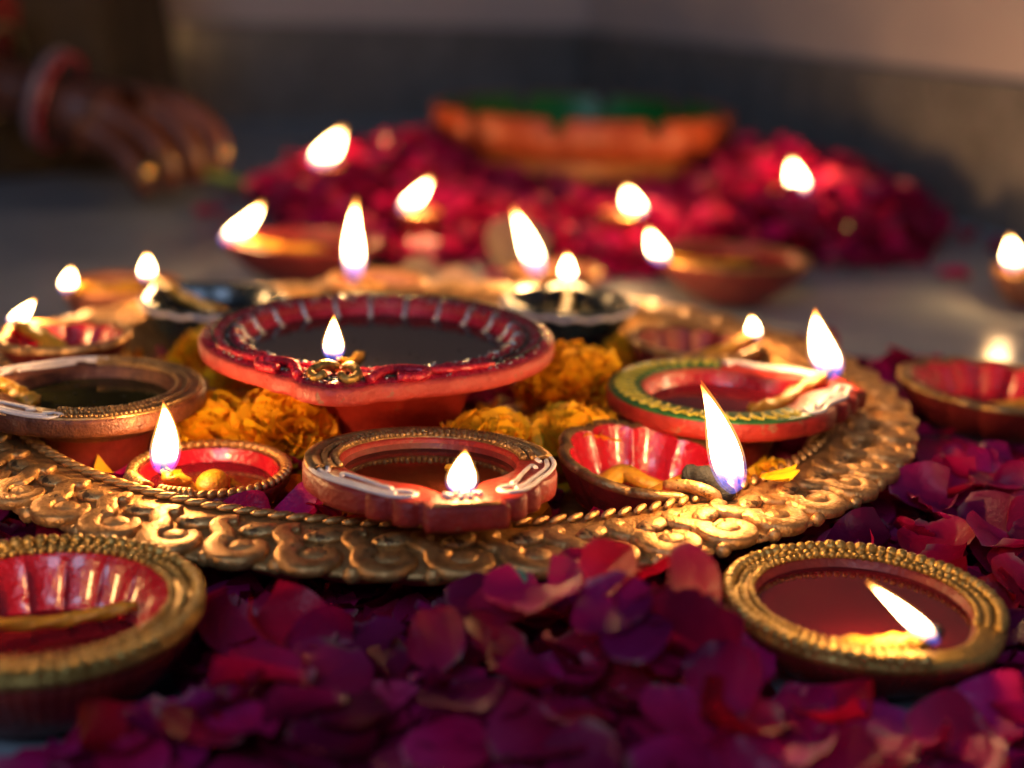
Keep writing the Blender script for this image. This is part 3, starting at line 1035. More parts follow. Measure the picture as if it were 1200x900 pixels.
K_ = shell_lamp('dark red lamp with small flame behind the green rimmed lamp', (0.095, 0.734, 0.016), radians(11), 0.0335, 0.025, 0, 10, 0.2, M['dark_red'], M['dark_red'], M['gold_dim'], M['oil_red'], 0.1)[0]
wick(K_, [to_local(K_, (0.09, 0.722, 0.034)), to_local(K_, (0.107, 0.728, 0.039)), to_local(K_, (0.127, 0.7395, 0.0455))], 0.0042, True, 0.7)
light_up(K_, (0.1285, 0.7404, 0.0442), (-0.0023, 0, 0.0125), 0.0088, 0.14)


# --- round lamps on the floor
def round_lamp(label, loc, rz, R, h, spout, lobes, in_mat, oil_mat, oil_z, side_mat):
    root = thing('oil_lamp', label, 'oil lamp', loc, rz, 'oil lamps set out on and around the platter')

    def o(t):
        return 1.0 + spout * exp(-(t / 0.3) ** 2)

    def side(s, a):
        return lambda t: s * o(t) * (1 + 0.4 * a * abs(sin(36 * t)))

    def inn(s, amp):
        return (lambda t: s * o(t) - amp * (1 - abs(sin(lobes / 2 * t)) ** 0.45)) if lobes else (lambda t: s * o(t))
    n = 432
    mb = MB()
    mb.loft([ring(0.55, R, 0, n), ring(0.62, R, 0.0012, n), ring(side(0.8, 0.015), R, h * 0.35, n), ring(side(0.93, 0.03), R, h * 0.7, n), ring(side(0.955, 0.03), R, h - 0.004, n), ring(0.94, R, h - 0.002, n)], cap1=False)
    mb.build('clay_body', side_mat, root)
    mb = MB()
    mb.loft([ring(scaled(o, 0.94), R, h - 0.0042, n), ring(side(0.985, 0.015), R, h - 0.0034, n), ring(side(0.99, 0.012), R, h - 0.001, n), ring(scaled(o, 0.955), R, h + 0.0006, n), ring(scaled(o, 0.885), R, h + 0.0002, n), ring(scaled(o, 0.845), R, h + 0.001, n), ring(scaled(o, 0.79), R, h - 0.0004, n)], cap0=False, cap1=False)
    mb.build('gilt_rim', M['gold_yellow'], root)
    bead_rows(root, R, h + 0.0007, ((0.955, 66, 0.0025), (0.865, 66, 0.0014), (0.79, 70, 0.0013)), spout and radians(24) or 0, spout and radians(336) or 2 * pi, M['gold_yellow'])
    mb = MB()
    mb.loft([ring(scaled(o, 0.80), R, h - 0.0003, n), ring(inn(0.775, 0.0), R, h - 0.0016, n), ring(inn(0.74, 0.05), R, h * 0.8, n), ring(inn(0.67, 0.055), R, h * 0.55, n), ring(inn(0.6, 0.02), R, h * 0.34, n), ring(0.35, R, h * 0.27, n)], cap0=False)
    mb.build('hollow', in_mat, root)
    if oil_mat:
        mb = MB()
        q = 0.6 + 0.14 * (oil_z - 0.3) / 0.6
        mb.loft([ring(inn(q + 0.02, 0.05 if lobes else 0), R, h * oil_z, n), ring(0.35, R, h * oil_z - 0.0002, n)], cap0=False)
        mb.build('oil', oil_mat, root)
    return root


Mm = round_lamp('gold beaded lamp with one flame among rose petals at the lower right', (0.1195, 0.4374, 0.009), radians(-52), 0.0466, 0.022, 0.06, 0, M['dark_red'], M['oil_red'], 0.86, M['dark_red'])
wick(Mm, [to_local(Mm, (0.102, 0.4085, 0.0275)), to_local(Mm, (0.114, 0.4045, 0.0300)), to_local(Mm, (0.126, 0.4040, 0.0325)), to_local(Mm, (0.1315, 0.4045, 0.0335))], 0.0042, True, 0.7)
light_up(Mm, (0.1335, 0.4045, 0.0322), (-0.0225, 0, 0.0200), 0.0095, 0.11)

Ll = round_lamp('gold beaded bowl lamp with petal shaped red inside at the lower left corner', (-0.1449, 0.4044, 0.006), radians(195), 0.0512, 0.030, 0.06, 18, M['red_wet'], M['oil_red'], 0.42, M['dark_red'])
wick(Ll, [to_local(Ll, (-0.1205, 0.4270, 0.0255)), to_local(Ll, (-0.134, 0.4225, 0.0235)), to_local(Ll, (-0.150, 0.4150, 0.0235)), to_local(Ll, (-0.168, 0.403, 0.0290)), to_local(Ll, (-0.190, 0.391, 0.0370))], 0.0024, True, 0.9)
light_up(Ll, (-0.1945, 0.3905, 0.0375), (0.003, 0, 0.024), 0.010, 0.2)

N_ = shell_lamp('red lamp with bronze lobed rim on petals at the right edge, between heap and platter', (0.2490, 0.7000, 0.008), radians(10), 0.0495, 0.024, 0, 14, 0.1, M['red_wet'], M['dark_red'], M['gold_dim'], M['oil_red'], 0.15)[0]
wick(N_, [(-0.01, 0.004, 0.012), (0.015, 0, 0.016), (0.045, 0, 0.0255)], 0.0035, True, 0.7)
flame(N_, (0.0505, 0, 0.0262), (0.002, 0, 0.022), 0.0098, 0.2)

O_ = cup_lamp('red lamp with a big leaning flame on the floor before the left heap end', (-0.153, 1.022, 0.004), radians(-164), 0.052, 0.032, M['dark_red'], M['red'], M['oil_red'], 0.0, 12, 0.12)
cup_wick(O_, (-0.2052, 1.0078, 0.0365), 0.004)
light_up(O_, (-0.2068, 1.0076, 0.0340), (0.0250, 0, 0.0310), 0.0190, 0.6)

P_ = cup_lamp('red brown lamp with gold edge right of centre before the heap, flame at its left', (0.158, 1.016, 0.004), radians(-155), 0.055, 0.033, M['dark_red'], M['gold_dim'], M['oil_red'], 0.0, 12, 0.12)
cup_wick(P_, (0.1018, 0.9800, 0.0390), 0.004)
light_up(P_, (0.1006, 0.9750, 0.0375), (-0.0102, 0, 0.0240), 0.0150, 0.6)

Q_ = cup_lamp('small brown lamp alone on the bare floor at the right frame edge', (0.386, 1.045, 0.0), radians(-145), 0.030, 0.028, M['terracotta'], M['gold_dim'], M['oil_dark'], 0.0, 12, 0.16)
cup_wick(Q_, (0.3655, 1.0300, 0.0315))
light_up(Q_, (0.3648, 1.0296, 0.0300), (-0.0058, 0, 0.0255), 0.0155, 0.3)

for label, base, delta, w, rz, p in (
        ('lamp at the left end of the rose heap, nearest the hand', (-0.1921, 1.3743, 0.042), (0.0230, 0, 0.0370), 0.0260, -140, 1.0),
        ('lamp in the rose heap left of the pale petal, flame leaning right', (-0.0894, 1.1245, 0.042), (0.0200, 0, 0.0280), 0.0160, -120, 0.95),
        ('lamp in the rose heap in front of the orange bowl, flame leaning left', (0.0961, 1.1496, 0.042), (-0.0090, 0, 0.0230), 0.0190, -60, 1.0),
        ('lamp at the right end of the rose heap, close to the wall', (0.2592, 1.3106, 0.042), (-0.0100, 0, 0.0300), 0.0190, -60, 1.0)):
    a = radians(rz)
    q = cup_lamp(label, (base[0] - 0.020 * cos(a), base[1] - 0.020 * sin(a), 0.012), a, 0.018, 0.029, M['dark_red'], M['gold_dim'], M['oil_red'], 0.0, 12, 0.2)
    cup_wick(q, (base[0], base[1], base[2] + 0.001))
    light_up(q, base, delta, w, p)

# ------------------------------------------------------------------ far bowl
BW = thing('bowl', 'big round orange bowl with notched rim and green inside, behind the rose heap', 'bowl', (0.0650, 1.52, 0), 0.0)
NB = 10
R = 0.158


def b_out(t):
    return 1.0 - 0.035 * (1 - abs(cos(NB / 2 * (t + pi / 2 - 0.12))) ** 0.35)


def b_top(z, dip):
    return lambda t: z - dip * (1 - min(1, abs(cos(NB / 2 * (t + pi / 2 - 0.12))) * 3.2)) ** 1.0


mb = MB()
mb.loft([ring(0.62, R, 0.0), ring(0.66, R, 0.003), ring(0.78, R, 0.010), ring(0.89, R, 0.030), ring(0.92, R, 0.052), ring(0.9, R, 0.055)], cap1=False)
bb = mb.build('bowl_body', M['bowl_brown'], BW)
mb = MB()
mb.loft([ring(0.9, R, 0.0555), ring(scaled(b_out, 0.97), R, 0.0575), ring(b_out, R, 0.065), ring(scaled(b_out, 1.005), R, b_top(0.092, 0.016)), ring(scaled(b_out, 0.985), R, b_top(0.096, 0.019)), ring(scaled(b_out, 0.965), R, b_top(0.0955, 0.019)), ring(scaled(b_out, 0.955), R, b_top(0.094, 0.019))], cap0=False, cap1=False)
mb.build('notched_rim', M['bowl_orange'], BW)
mb = MB()
mb.loft([ring(scaled(b_out, 0.957), R, b_top(0.0941, 0.019)), ring(0.9, R, 0.066), ring(0.86, R, 0.05), ring(0.75, R, 0.026), ring(0.4, R, 0.014)], cap0=False)
mb.build('green_lining', M['bowl_green'], BW)
mb = MB()
mb.loft([ring(0.84, R, 0.044), ring(0.4, R, 0.0438)], cap0=False)
mb.build('water', M['bowl_water'], BW)
kn = MB()
kn.ellipsoid((0, 0, 0), 0.006, 0.013, 0.011, None, 10, 6)
kn.ellipsoid((0.003, 0, 0.0), 0.006, 0.005, 0.0045, None, 8, 5)
kme = kn.mesh('carved_lobe', M['bowl_brown'])
for k in range(26):
    a = 2 * pi * k / 26
    o = link('carved_lobe', kme, BW)
    o.location = (0.89 * R * cos(a), 0.885 * R * sin(a), 0.040)
    o.rotation_euler = (0, radians(-10), a)


# ------------------------------------------------------------------ petals
def rose_petal_rows(rng, L, W, nu=7, nv=7):
    cup = rng.uniform(0.1, 1.0)
    bend = rng.uniform(-0.6, 0.8)
    tip = rng.uniform(-0.12, 0.12)
    curl = rng.uniform(-0.9, 0.9)
    ph = rng.uniform(0, 6)
    skew = rng.uniform(-0.15, 0.15)
    rows = []
    for i in range(nv):
        t = i / (nv - 1)
        w = W * 0.5 * (0.16 + 0.84 * sin(pi * (0.08 + 0.62 * t ** 0.85)) ** 1.1) * (1.0 if t < 0.75 else sqrt(max(0.0, 1 - ((t - 0.75) / 0.29) ** 2)) * 0.92 + 0.08)
        row = []
        for j in range(nu):
            s = 2 * j / (nu - 1) - 1
            y = s * w
            x = L * (t - 0.5) - L * 0.10 * (abs(s) ** 2) * t + tip * L * 0.5 * (1 - abs(s)) * max(0, t - 0.7) + skew * y
            z = cup * W * 0.42 * s * s * (0.35 + 0.65 * t) * (1 - 0.25 * t) + bend * L * 0.45 * (t - 0.3) ** 2
            z += W * (0.022 * sin(7.5 * s + 5.1 * t + ph) + 0.024 * sin(13 * s - 9 * t + 2 * ph)) * (0.4 + t * abs(s))
            z += curl * W * 0.16 * max(0, t - 0.6) * 2.5 * abs(s) ** 2 + 0.025 * W * sin(3.2 * s * 2 + ph + 3 * t) * t
            row.append(Vector((x, y, z)))
        rows.append(row)
    return rows


PV = []
prng = random.Random(5)
for k in range(12):
    L = prng.uniform(0.021, 0.029)
    rows = rose_petal_rows(prng, L, L * prng.uniform(0.9, 1.2), 9, 11)
    base_mb = MB()
    base_mb.grid(rows, attr=lambda i, j: i / 10)
    PV.append({nm: base_mb.mesh('rose_petal', M['rose ' + nm]) for nm, rr in ROSE_KINDS})


def any_petal(rng):
    q = rng.random()
    nm = 'crimson' if q < 0.42 else 'magenta' if q < 0.78 else 'maroon'
    return nm, rng.choice(PV)[nm]


def pose_word(tilt):
    t = abs(tilt)
    return 'flat' if t < 0.3 else 'tilted' if t < 0.75 else 'upright'


PV_ROWS = [rose_petal_rows(prng, (l := prng.uniform(0.020, 0.028)), l * prng.uniform(0.85, 1.15), 5, 5) for k in range(14)]


def tilt_matrix(rng, yaw, tilt, loc, scale=1.0):
    ax = Vector((cos(yaw * 1.7 + rng.uniform(0, 6)), sin(yaw * 1.7 + rng.uniform(0, 6)), 0))
    if ax.length < 0.1:
        ax = Vector((1, 0, 0))
    return Matrix.Translation(loc) @ Matrix.Rotation(tilt, 4, ax.normalized()) @ Matrix.Rotation(yaw, 4, 'Z') @ Matrix.Scale(scale, 4)


KEEP_OUT = [(0.1195, 0.4374, 0.049), (-0.1449, 0.4044, 0.0535), (0.249, 0.70, 0.05), (-0.153, 1.022, 0.055), (0.158, 1.016, 0.058), (0.386, 1.045, 0.034), (0.026, 0.965, 0.036), (-0.243, 0.862, 0.039)]


def blocked(x, y, m=0.0):
    return any((x - a) ** 2 + (y - b) ** 2 < (r + m) ** 2 for a, b, r in KEEP_OUT)


def mound(x, y):
    """Height of the loose carpet of petals on the floor round the platter."""
    h = 0.010
    h += 0.038 * exp(-((x - 0.042) / 0.062) ** 2 - ((y - 0.412) / 0.036) ** 2)
    h += 0.012 * exp(-((x - 0.20) / 0.07) ** 2 - ((y - 0.54) / 0.09) ** 2)
    h += 0.012 * exp(-((x + 0.09) / 0.05) ** 2 - ((y - 0.375) / 0.04) ** 2)
    h += 0.016 * exp(-((x - 0.235) / 0.06) ** 2 - ((y - 0.80) / 0.05) ** 2)
    h -= 0.006 * exp(-((x + 0.045) / 0.04) ** 2 - ((y - 0.44) / 0.02) ** 2)
    return h


def in_carpet(x, y, m=0.005):
    d = sqrt((x - PC.x) ** 2 + (y - PC.y) ** 2)
    if d < 0.15 or blocked(x, y, m):
        return False
    if d < 0.222 and mound(x, y) > 0.026:
        return False
    gap = exp(-((x + 0.045) / 0.045) ** 2 - ((y - 0.435) / 0.022) ** 2)
    if gap > 0.45 and m > 0:
        return False
    if y < 0.64:
        if y < 0.372 and (x < -0.135 or x > 0.145):       # bare floor in the two near corners
            return False
        return -0.36 < x < 0.36
    edge = 0.25 + 0.03 * sin(9 * y)
    return d < 0.235 + 0.11 * max(0, 1 - abs(y - 0.68) / 0.25) and (x > 0 or x < -0.1) and y < 0.9 and edge > 0


# under layers: joined mass
def mass(name, pts, rows_set, m, rng, tilt_max, smin, smax):
    mb = MB()
    for (x, y, z) in pts:
        rows = rng.choice(rows_set)
        mt = tilt_matrix(rng, rng.uniform(0, 2 * pi), rng.gauss(0, tilt_max), (x, y, z), rng.uniform(smin, smax))
        n = len(rows)
        mb.grid([[mt @ p for p in r] for r in rows], attr=lambda i, j, n=n: i / (n - 1))
    return mb


g = random.Random(21)
under = []
while len(under) < 1900:
    x, y = g.uniform(-0.36, 0.36), g.uniform(0.33, 0.9)
    if in_carpet(x, y, -0.006):
        under.append((x, y, 0.003 + g.random() * (0.006 if blocked(x, y, 0.012) else mound(x, y) * 0.75)))
tag(mass('rose_petal_layer', under, PV_ROWS, M['rose_mass'], g, 0.3, 0.8, 1.1).build('rose_petal_layer', M['rose_mass']),
    'dark lower layer of crimson rose petals covering the floor round the platter', 'rose petals', kind='stuff')

top = []
tries = 0
while len(top) < 238 and tries < 20000:
    tries += 1
    x, y = g.uniform(-0.26, 0.30), g.uniform(0.345, 0.62)
    if y < 0.47 and abs(x - 0.01) > 0.075 + (y - 0.3) * 0.95 or (y > 0.5 and x < -0.1 and g.random() < 0.7):
        continue
    if not in_carpet(x, y):
        continue
    if any((x - a) ** 2 + (y - b) ** 2 < 0.0095 ** 2 for a, b, _ in top):
        continue
    top.append((x, y, mound(x, y) + g.uniform(0.001, 0.008)))
side = []
while len(side) < 34:
    x, y = g.uniform(0.12, 0.34), g.uniform(0.62, 0.88)
    if in_carpet(x, y) and not any((x - a) ** 2 + (y - b) ** 2 < 0.014 ** 2 for a, b, _ in side):
        side.append((x, y, mound(x, y) + g.uniform(0.001, 0.008)))


def where(x, y):
    """Which spot of the carpet, named by what stands there."""
    dm, dl = sqrt((x - 0.1195) ** 2 + (y - 0.4374) ** 2), sqrt((x + 0.1449) ** 2 + (y - 0.4044) ** 2)
    d = sqrt((x - PC.x) ** 2 + (y - PC.y) ** 2)
    if y > 0.62:
        return 'beside the right edge red lamp', 'rose petals by the right edge lamp'
    if x > 0.12 and y > 0.49:
        if d < 0.245:
            return 'close under the right platter rim', 'rose petals right of the platter'
        return ('right of the platter near the right edge', 'rose petals right of the platter') if y > 0.555 else ('behind the gold beaded lower right lamp', 'rose petals right of the platter')
    if x < -0.09 and y > 0.45:
        return 'behind the lower left bowl lamp', 'rose petals left of the platter'
    if dm < 0.08:
        return ('left of the lower right lamp' if x < 0.09 else 'right of the lower right lamp' if x > 0.15 else 'in front of the lower right lamp' if y < 0.42 else 'behind the lower right lamp'), 'rose petals round the lower right lamp'
    if dl < 0.085:
        return ('in front of the lower left bowl lamp' if y < 0.38 else 'right of the lower left bowl lamp'), 'rose petals round the lower left lamp'
    if d < 0.24:
        return ('tucked under the left front rim' if x < -0.03 else 'against the front right rim'), 'rose petals at the platter front'
    if mound(x, y) > 0.03:
        return 'on top of the front heap', 'rose petals in the front heap'
    if y < 0.385:
        return ('at the near left edge' if x < -0.03 else 'at the near middle edge' if x < 0.06 else 'at the near right edge') + ' of the front heap', 'rose petals in the front heap'
    return ('on the left slope' if x < 0.04 else 'on the right slope') + ' of the front heap', 'rose petals in the front heap'


def place_petal(p, tilt, rng, smin=0.85, smax=1.15):
    nm, me = any_petal(rng)
    o = link('rose_petal', me)
    t = rng.gauss(0, tilt)
    o.matrix_world = tilt_matrix(rng, rng.uniform(0, 2 * pi), t, p, rng.uniform(smin, smax))
    w, grp = where(p[0], p[1])
    return tag(o, '%s %s rose petal %s' % (pose_word(t), nm, w), 'rose petal', grp)


for p in top:
    d = sqrt((p[0] - PC.x) ** 2 + (p[1] - PC.y) ** 2)
    low = d < 0.235
    near = blocked(p[0], p[1], 0.02)
    place_petal((p[0], p[1], min(p[2], 0.010 if low else 0.016) if (low or near) else p[2]), 0.18 if low else 0.35 if near else 0.72, g)
for p in side:
    place_petal(p, 0.5, g)



def tell_apart(objs):
    """Petals alike in colour, pose and spot are told apart by their order from left to right."""
    words = ['leftmost', 'second from left', 'third from left', 'fourth from left', 'fifth from left', 'sixth from left', 'seventh from left', 'eighth from left', 'ninth from left', 'tenth from left', 'eleventh from left', 'twelfth from left', 'thirteenth from left', 'fourteenth from left', 'fifteenth from left']
    by = {}
    for o in objs:
        by.setdefault(o['label'], []).append(o)
    for lb, os_ in by.items():
        if len(os_) > 1:
            os_.sort(key=lambda o: o.matrix_world.translation.x / o.matrix_world.translation.y)
            for k, o in enumerate(os_):
                o['label'] = lb + ', ' + ('rightmost' if k == len(os_) - 1 else words[min(k, 14)])


# petals and blossoms on the platter
LAMPS_ON = [(-0.0604, 0.6165, 0.05), (-0.1756, 0.582, 0.03), (-0.1185, 0.5315, 0.041), (-0.0288, 0.4915, 0.03), (0.0925, 0.6137, 0.032), (0.0542, 0.5405, 0.043), (-0.166, 0.7655, 0.035), (0.0305, 0.7885, 0.034), (-0.083, 0.836, 0.028), (0.095, 0.734, 0.033)]

LAMP_NAMES = [(-0.0604, 0.6165, 'big red lamp'), (-0.1756, 0.582, 'bronze lamp'), (-0.1185, 0.5315, 'small crimson lamp'), (-0.0288, 0.4915, 'beaded front lamp'), (0.0925, 0.6137, 'green rimmed lamp'),
              (0.0542, 0.5405, 'shell shaped lamp'), (-0.166, 0.7655, 'blackish teal lamp'), (0.0305, 0.7885, 'black and green lamp'), (-0.083, 0.836, 'tall flame lamp'), (0.095, 0.734, 'dark red back lamp')]


def free_on_plate(x, y, m=0.008):
    if (x - PC.x) ** 2 + (y - PC.y) ** 2 > 0.172 ** 2:
        return False
    return not any((x - a) ** 2 + (y - b) ** 2 < (r + m) ** 2 for a, b, r in LAMPS_ON)


def free_xy(m=0.008, y0=0.49, y1=0.84):
    while True:
        x, y = g.uniform(-0.21, 0.13), g.uniform(y0, y1)
        if free_on_plate(x, y, m):
            return x, y


pts = [(*free_xy(-0.006), g.uniform(0.0145, 0.02)) for k in range(230)]
tag(mass('rose_petal_bed', pts, PV_ROWS, M['rose_mass'], g, 0.18, 0.6, 0.9).build('rose_petal_bed', M['rose_mass']), 'bed of dark rose petals lining the gold platter under the lamps', 'rose petals', kind='stuff')

ON_PLATE = [(-0.079, 0.5085, 0.026, 0.3, 20), (-0.066, 0.503, 0.0275, 0.6, -60), (-0.085, 0.500, 0.023, 0.15, 0), (-0.0995, 0.4985, 0.026, 0.9, 10), (0.02, 0.497, 0.024, 0.3, 70), (0.035, 0.5, 0.022, 0.2, 150),
            (0.108, 0.553, 0.024, 0.35, 30), (0.117, 0.566, 0.025, 0.5, 80), (0.098, 0.541, 0.022, 0.2, -40), (-0.022, 0.573, 0.027, 0.7, 0), (-0.088, 0.562, 0.026, 0.8, 120), (-0.152, 0.54, 0.025, 0.3, 40), (-0.166, 0.553, 0.024, 0.2, 10)]
for x, y, z, tl, yw in ON_PLATE:
    nm, me = any_petal(g)
    o = link('rose_petal', me)
    o.matrix_world = tilt_matrix(g, radians(yw), tl, (x, y, z), 0.78)
    near = min(LAMP_NAMES, key=lambda q: (q[0] - x) ** 2 + (q[1] - y) ** 2)[2]
    tag(o, '%s %s rose petal on the platter beside the %s' % (pose_word(tl), nm, near), 'rose petal', 'rose petals on the platter')
for k in range(16):
    x, y = free_xy(0.004, 0.66)
    nm, me = any_petal(g)
    o = link('rose_petal', me)
    tl = g.gauss(0, 0.45)
    o.matrix_world = tilt_matrix(g, g.uniform(0, 6), tl, (x, y, g.uniform(0.022, 0.03)), 0.8)
    near = min(LAMP_NAMES, key=lambda q: (q[0] - x) ** 2 + (q[1] - y) ** 2)[2]
    tag(o, '%s %s rose petal on the platter beside the %s' % (pose_word(tl), nm, near), 'rose petal', 'rose petals on the platter')


def mari_petal_rows(rng, L, W, nu=7, nv=5):
    ph = rng.uniform(0, 6)
    fr = rng.uniform(2.5, 4.5)
    amp = rng.uniform(0.12, 0.28)
    bend = rng.uniform(0.0, 0.7)
    rows = []
    for i in range(nv):
        t = i / (nv - 1)
        w = W * 0.5 * (0.22 + 0.78 * t ** 0.7)
        row = []
        for j in range(nu):
            s = 2 * j / (nu - 1) - 1
            y = s * w
            x = L * t * (1 - 0.16 * s * s) + L * 0.08 * sin(fr * 3.1 * s + ph) * t
            z = bend * L * t * t * 0.6 + amp * W * t * sin(fr * s + ph) + 0.12 * W * s * s * t
            row.append(Vector((x, y, z)))
        rows.append(row)
    return rows


MPV = []
for k in range(8):
    l = prng.uniform(0.0095, 0.0125)
    mb = MB()
    mb.grid(mari_petal_rows(prng, l, l * prng.uniform(0.9, 1.3)), attr=lambda i, j: i / 4)
    MPV.append(mb.mesh('petal', M['marigold']))
MPV_ROWS = [mari_petal_rows(prng, (l := prng.uniform(0.010, 0.014)), l * prng.uniform(0.8, 1.2), 5, 4) for k in range(10)]


def marigold(label, loc, rad, n, lean=(0, 0)):
    root = thing('marigold', label, 'marigold', loc, g.uniform(0, 6), 'marigold blossoms on the platter')
    cb = MB()
    cb.ellipsoid((0, 0, -0.001), rad * 0.42, rad * 0.42, rad * 0.33, None, 10, 6)
    cb.build('flower_heart', M['marigold_mass'], root)
    ga = pi * (3 - sqrt(5))
    for k in range(n):
        u = (k + 0.5) / n
        el = radians(84) * (1 - u) - radians(8) + g.gauss(0, 0.12)      # elevation: upright in the centre, flat at the edge
        az = k * ga + g.gauss(0, 0.15)
        o = link('petal', g.choice(MPV), root)
        s = rad / 0.0205 * g.uniform(0.8, 1.12)
        base = Vector((cos(az), sin(az), 0)) * rad * 0.36 * sqrt(u) + Vector((0, 0, rad * 0.22 * (1 - u)))
        o.matrix_local = Matrix.Translation(base) @ Matrix.Rotation(az, 4, 'Z') @ Matrix.Rotation(-el, 4, 'Y') @ Matrix.Rotation(g.gauss(0, 0.35), 4, 'X') @ Matrix.Scale(s, 4)
    root.rotation_euler = (g.uniform(-0.25, 0.25) + lean[0], g.uniform(-0.25, 0.25) + lean[1], g.uniform(0, 6))
    return root


marigold('full orange marigold blossom between the bronze lamp and the big red lamp', (-0.0975, 0.5800, 0.0340), 0.0270, 150, (0.2, 0))
marigold('flattened yellow orange marigold left of the fuller blossom behind the small crimson lamp', (-0.1290, 0.5850, 0.0300), 0.0250, 110, (0.1, 0))
marigold('orange marigold blossom just behind the beaded front lamp', (-0.0080, 0.5600, 0.0320), 0.0275, 150, (0.2, 0))
marigold('orange marigold blossom close against the shell shaped lamp', (0.0260, 0.5790, 0.0310), 0.0275, 130, (0.2, 0))
marigold('highest orange marigold blossom, between the big red lamp and the green rimmed lamp', (0.0280, 0.6380, 0.0400), 0.0300, 140, (0.25, 0))
marigold('orange marigold under the spout side of the green rimmed lamp', (0.1110, 0.5640, 0.0230), 0.0165, 44, (0.2, 0))
marigold('blurred orange marigold in front of the teal lamp at the back left', (-0.160, 0.7150, 0.0270), 0.0235, 56)
marigold('orange marigold partly under the left side of the big red lamp', (-0.132, 0.668, 0.0270), 0.0225, 56)
marigold('marigold in the gap right of the black and green lamp', (0.060, 0.741, 0.0270), 0.0200, 44)

pts = [(*free_xy(-0.004), g.uniform(0.019, 0.025)) for k in range(330)]
tag(mass('marigold_petal_scatter', pts, MPV_ROWS, M['marigold_mass'], g, 0.5, 0.7, 1.2).build('marigold_petal_scatter', M['marigold_mass']), 'loose orange marigold petals scattered over the platter between the lamps', 'marigold petals', kind='stuff')

LOOSE = [(-0.111, 0.5735, 0.045, 1.2, 80, 1.7, 'orange marigold petal standing upright left of the big red lamp'),
         (-0.0605, 0.5330, 0.0335, 0.9, 10, 1.15, 'yellow petal standing behind the left end of the beaded front lamp'),
         (-0.0385, 0.5420, 0.0330, 0.9, 170, 1.1, 'flat yellow petal behind the middle of the beaded front lamp'),
         (-0.0480, 0.5410, 0.0310, 1.1, 60, 0.7, 'tiny yellow petal between two larger ones behind the beaded lamp'),
         (-0.140, 0.5300, 0.0260, 0.8, 50, 1.1, 'curled brownish marigold petal left of the small crimson lamp'),
         (-0.158, 0.5330, 0.0240, 0.5, 130, 1.0, 'curled marigold petal under the bronze lamp'),
         (0.1185, 0.5480, 0.0250, 0.5, 20, 1.2, 'marigold petal at the platter edge right of the shell lamp'),
         (0.0985, 0.5260, 0.0425, 0.08, -20, 1.25, 'pale yellow petal lying flat on the scroll rim at right')]
for x, y, z, tl, yw, s, lb in LOOSE:
    o = link('marigold_petal', g.choice(MPV))
    o.matrix_world = tilt_matrix(g, radians(yw), tl, (x, y, z), s)
    tag(o, lb, 'petal')
for x, y, z, tl, yaw, s, lb in ((-0.1590, 0.5300, 0.025, 0.75, 60, 0.5, 'pale pink petal standing beside the spout of the small crimson lamp'),
                                (0.000, 1.095, 0.026, 1.0, 75, 1.8, 'large pale cream petal in front of the rose heap'),
                                (-0.040, 0.955, 0.022, 1.1, 80, 1.25, 'tan yellow petal behind the big red lamp'),
                                (-0.068, 0.965, 0.026, 0.9, 20, 1.1, 'peach coloured petal left of the tan one behind the big red lamp')):
    me = g.choice(PV)['crimson'].copy()
    me.materials[0] = M['pale']
    o = link('pale_petal', me)
    ax = Vector((1, 0, 0))
    o.matrix_world = Matrix.Translation((x, y, z)) @ Matrix.Rotation(tl, 4, ax) @ Matrix.Rotation(radians(yaw), 4, 'Z') @ Matrix.Scale(s, 4)
    tag(o, lb, 'petal')

# small greenish leaf in the front heap
lm = MB()
lm.grid(rose_petal_rows(prng, 0.016, 0.012, 6, 6), attr=lambda i, j: i / 5)
lm.grid([[p + Vector((0.004, 0.009, 0.001)) for p in r] for r in rose_petal_rows(prng, 0.013, 0.011, 6, 6)], attr=lambda i, j: i / 5)
o = lm.build('leaf', M['leaf'])
o.matrix_world = Matrix.Translation((0.0005, 0.4200, 0.0360)) @ Matrix.Rotation(0.9, 4, 'X') @ Matrix.Scale(0.62, 4)
tag(o, 'small pale green sepal leaf on the petals in front of the platter', 'leaf')

tell_apart([o for o in COL.objects if o.get('category') == 'rose petal'])

# ------------------------------------------------------------------ far rose heap
heap = []
hr = random.Random(9)
LA = [(-0.1768, 1.3871, 0.021), (-0.0794, 1.1418, 0.021), (0.0861, 1.1669, 0.021), (0.2492, 1.3279, 0.021)]


def heap_h(x, y):
    q = ((x - 0.075) / 0.335) ** 2 + ((y - 1.38) / 0.27) ** 2
    h = 0.078 * max(0.0, 1 - q) ** 0.5
    front = exp(-((x - 0.065) / 0.15) ** 4) * (1 if y < 1.45 else 0)
    return min(h, 0.014 + 0.06 * (1 - front) + 0.016 * front)


def in_heap(x, y):
    q = ((x - 0.075) / 0.335) ** 2 + ((y - 1.38) / 0.27) ** 2 + 0.12 * sin(23 * x) * cos(19 * y)
    if q > 1 or blocked(x, y, 0.0):
        return False
    if (x - 0.0650) ** 2 + (y - 1.52) ** 2 < 0.140 ** 2:
        return False
    return not any((x - a) ** 2 + (y - b) ** 2 < r * r for a, b, r in LA)


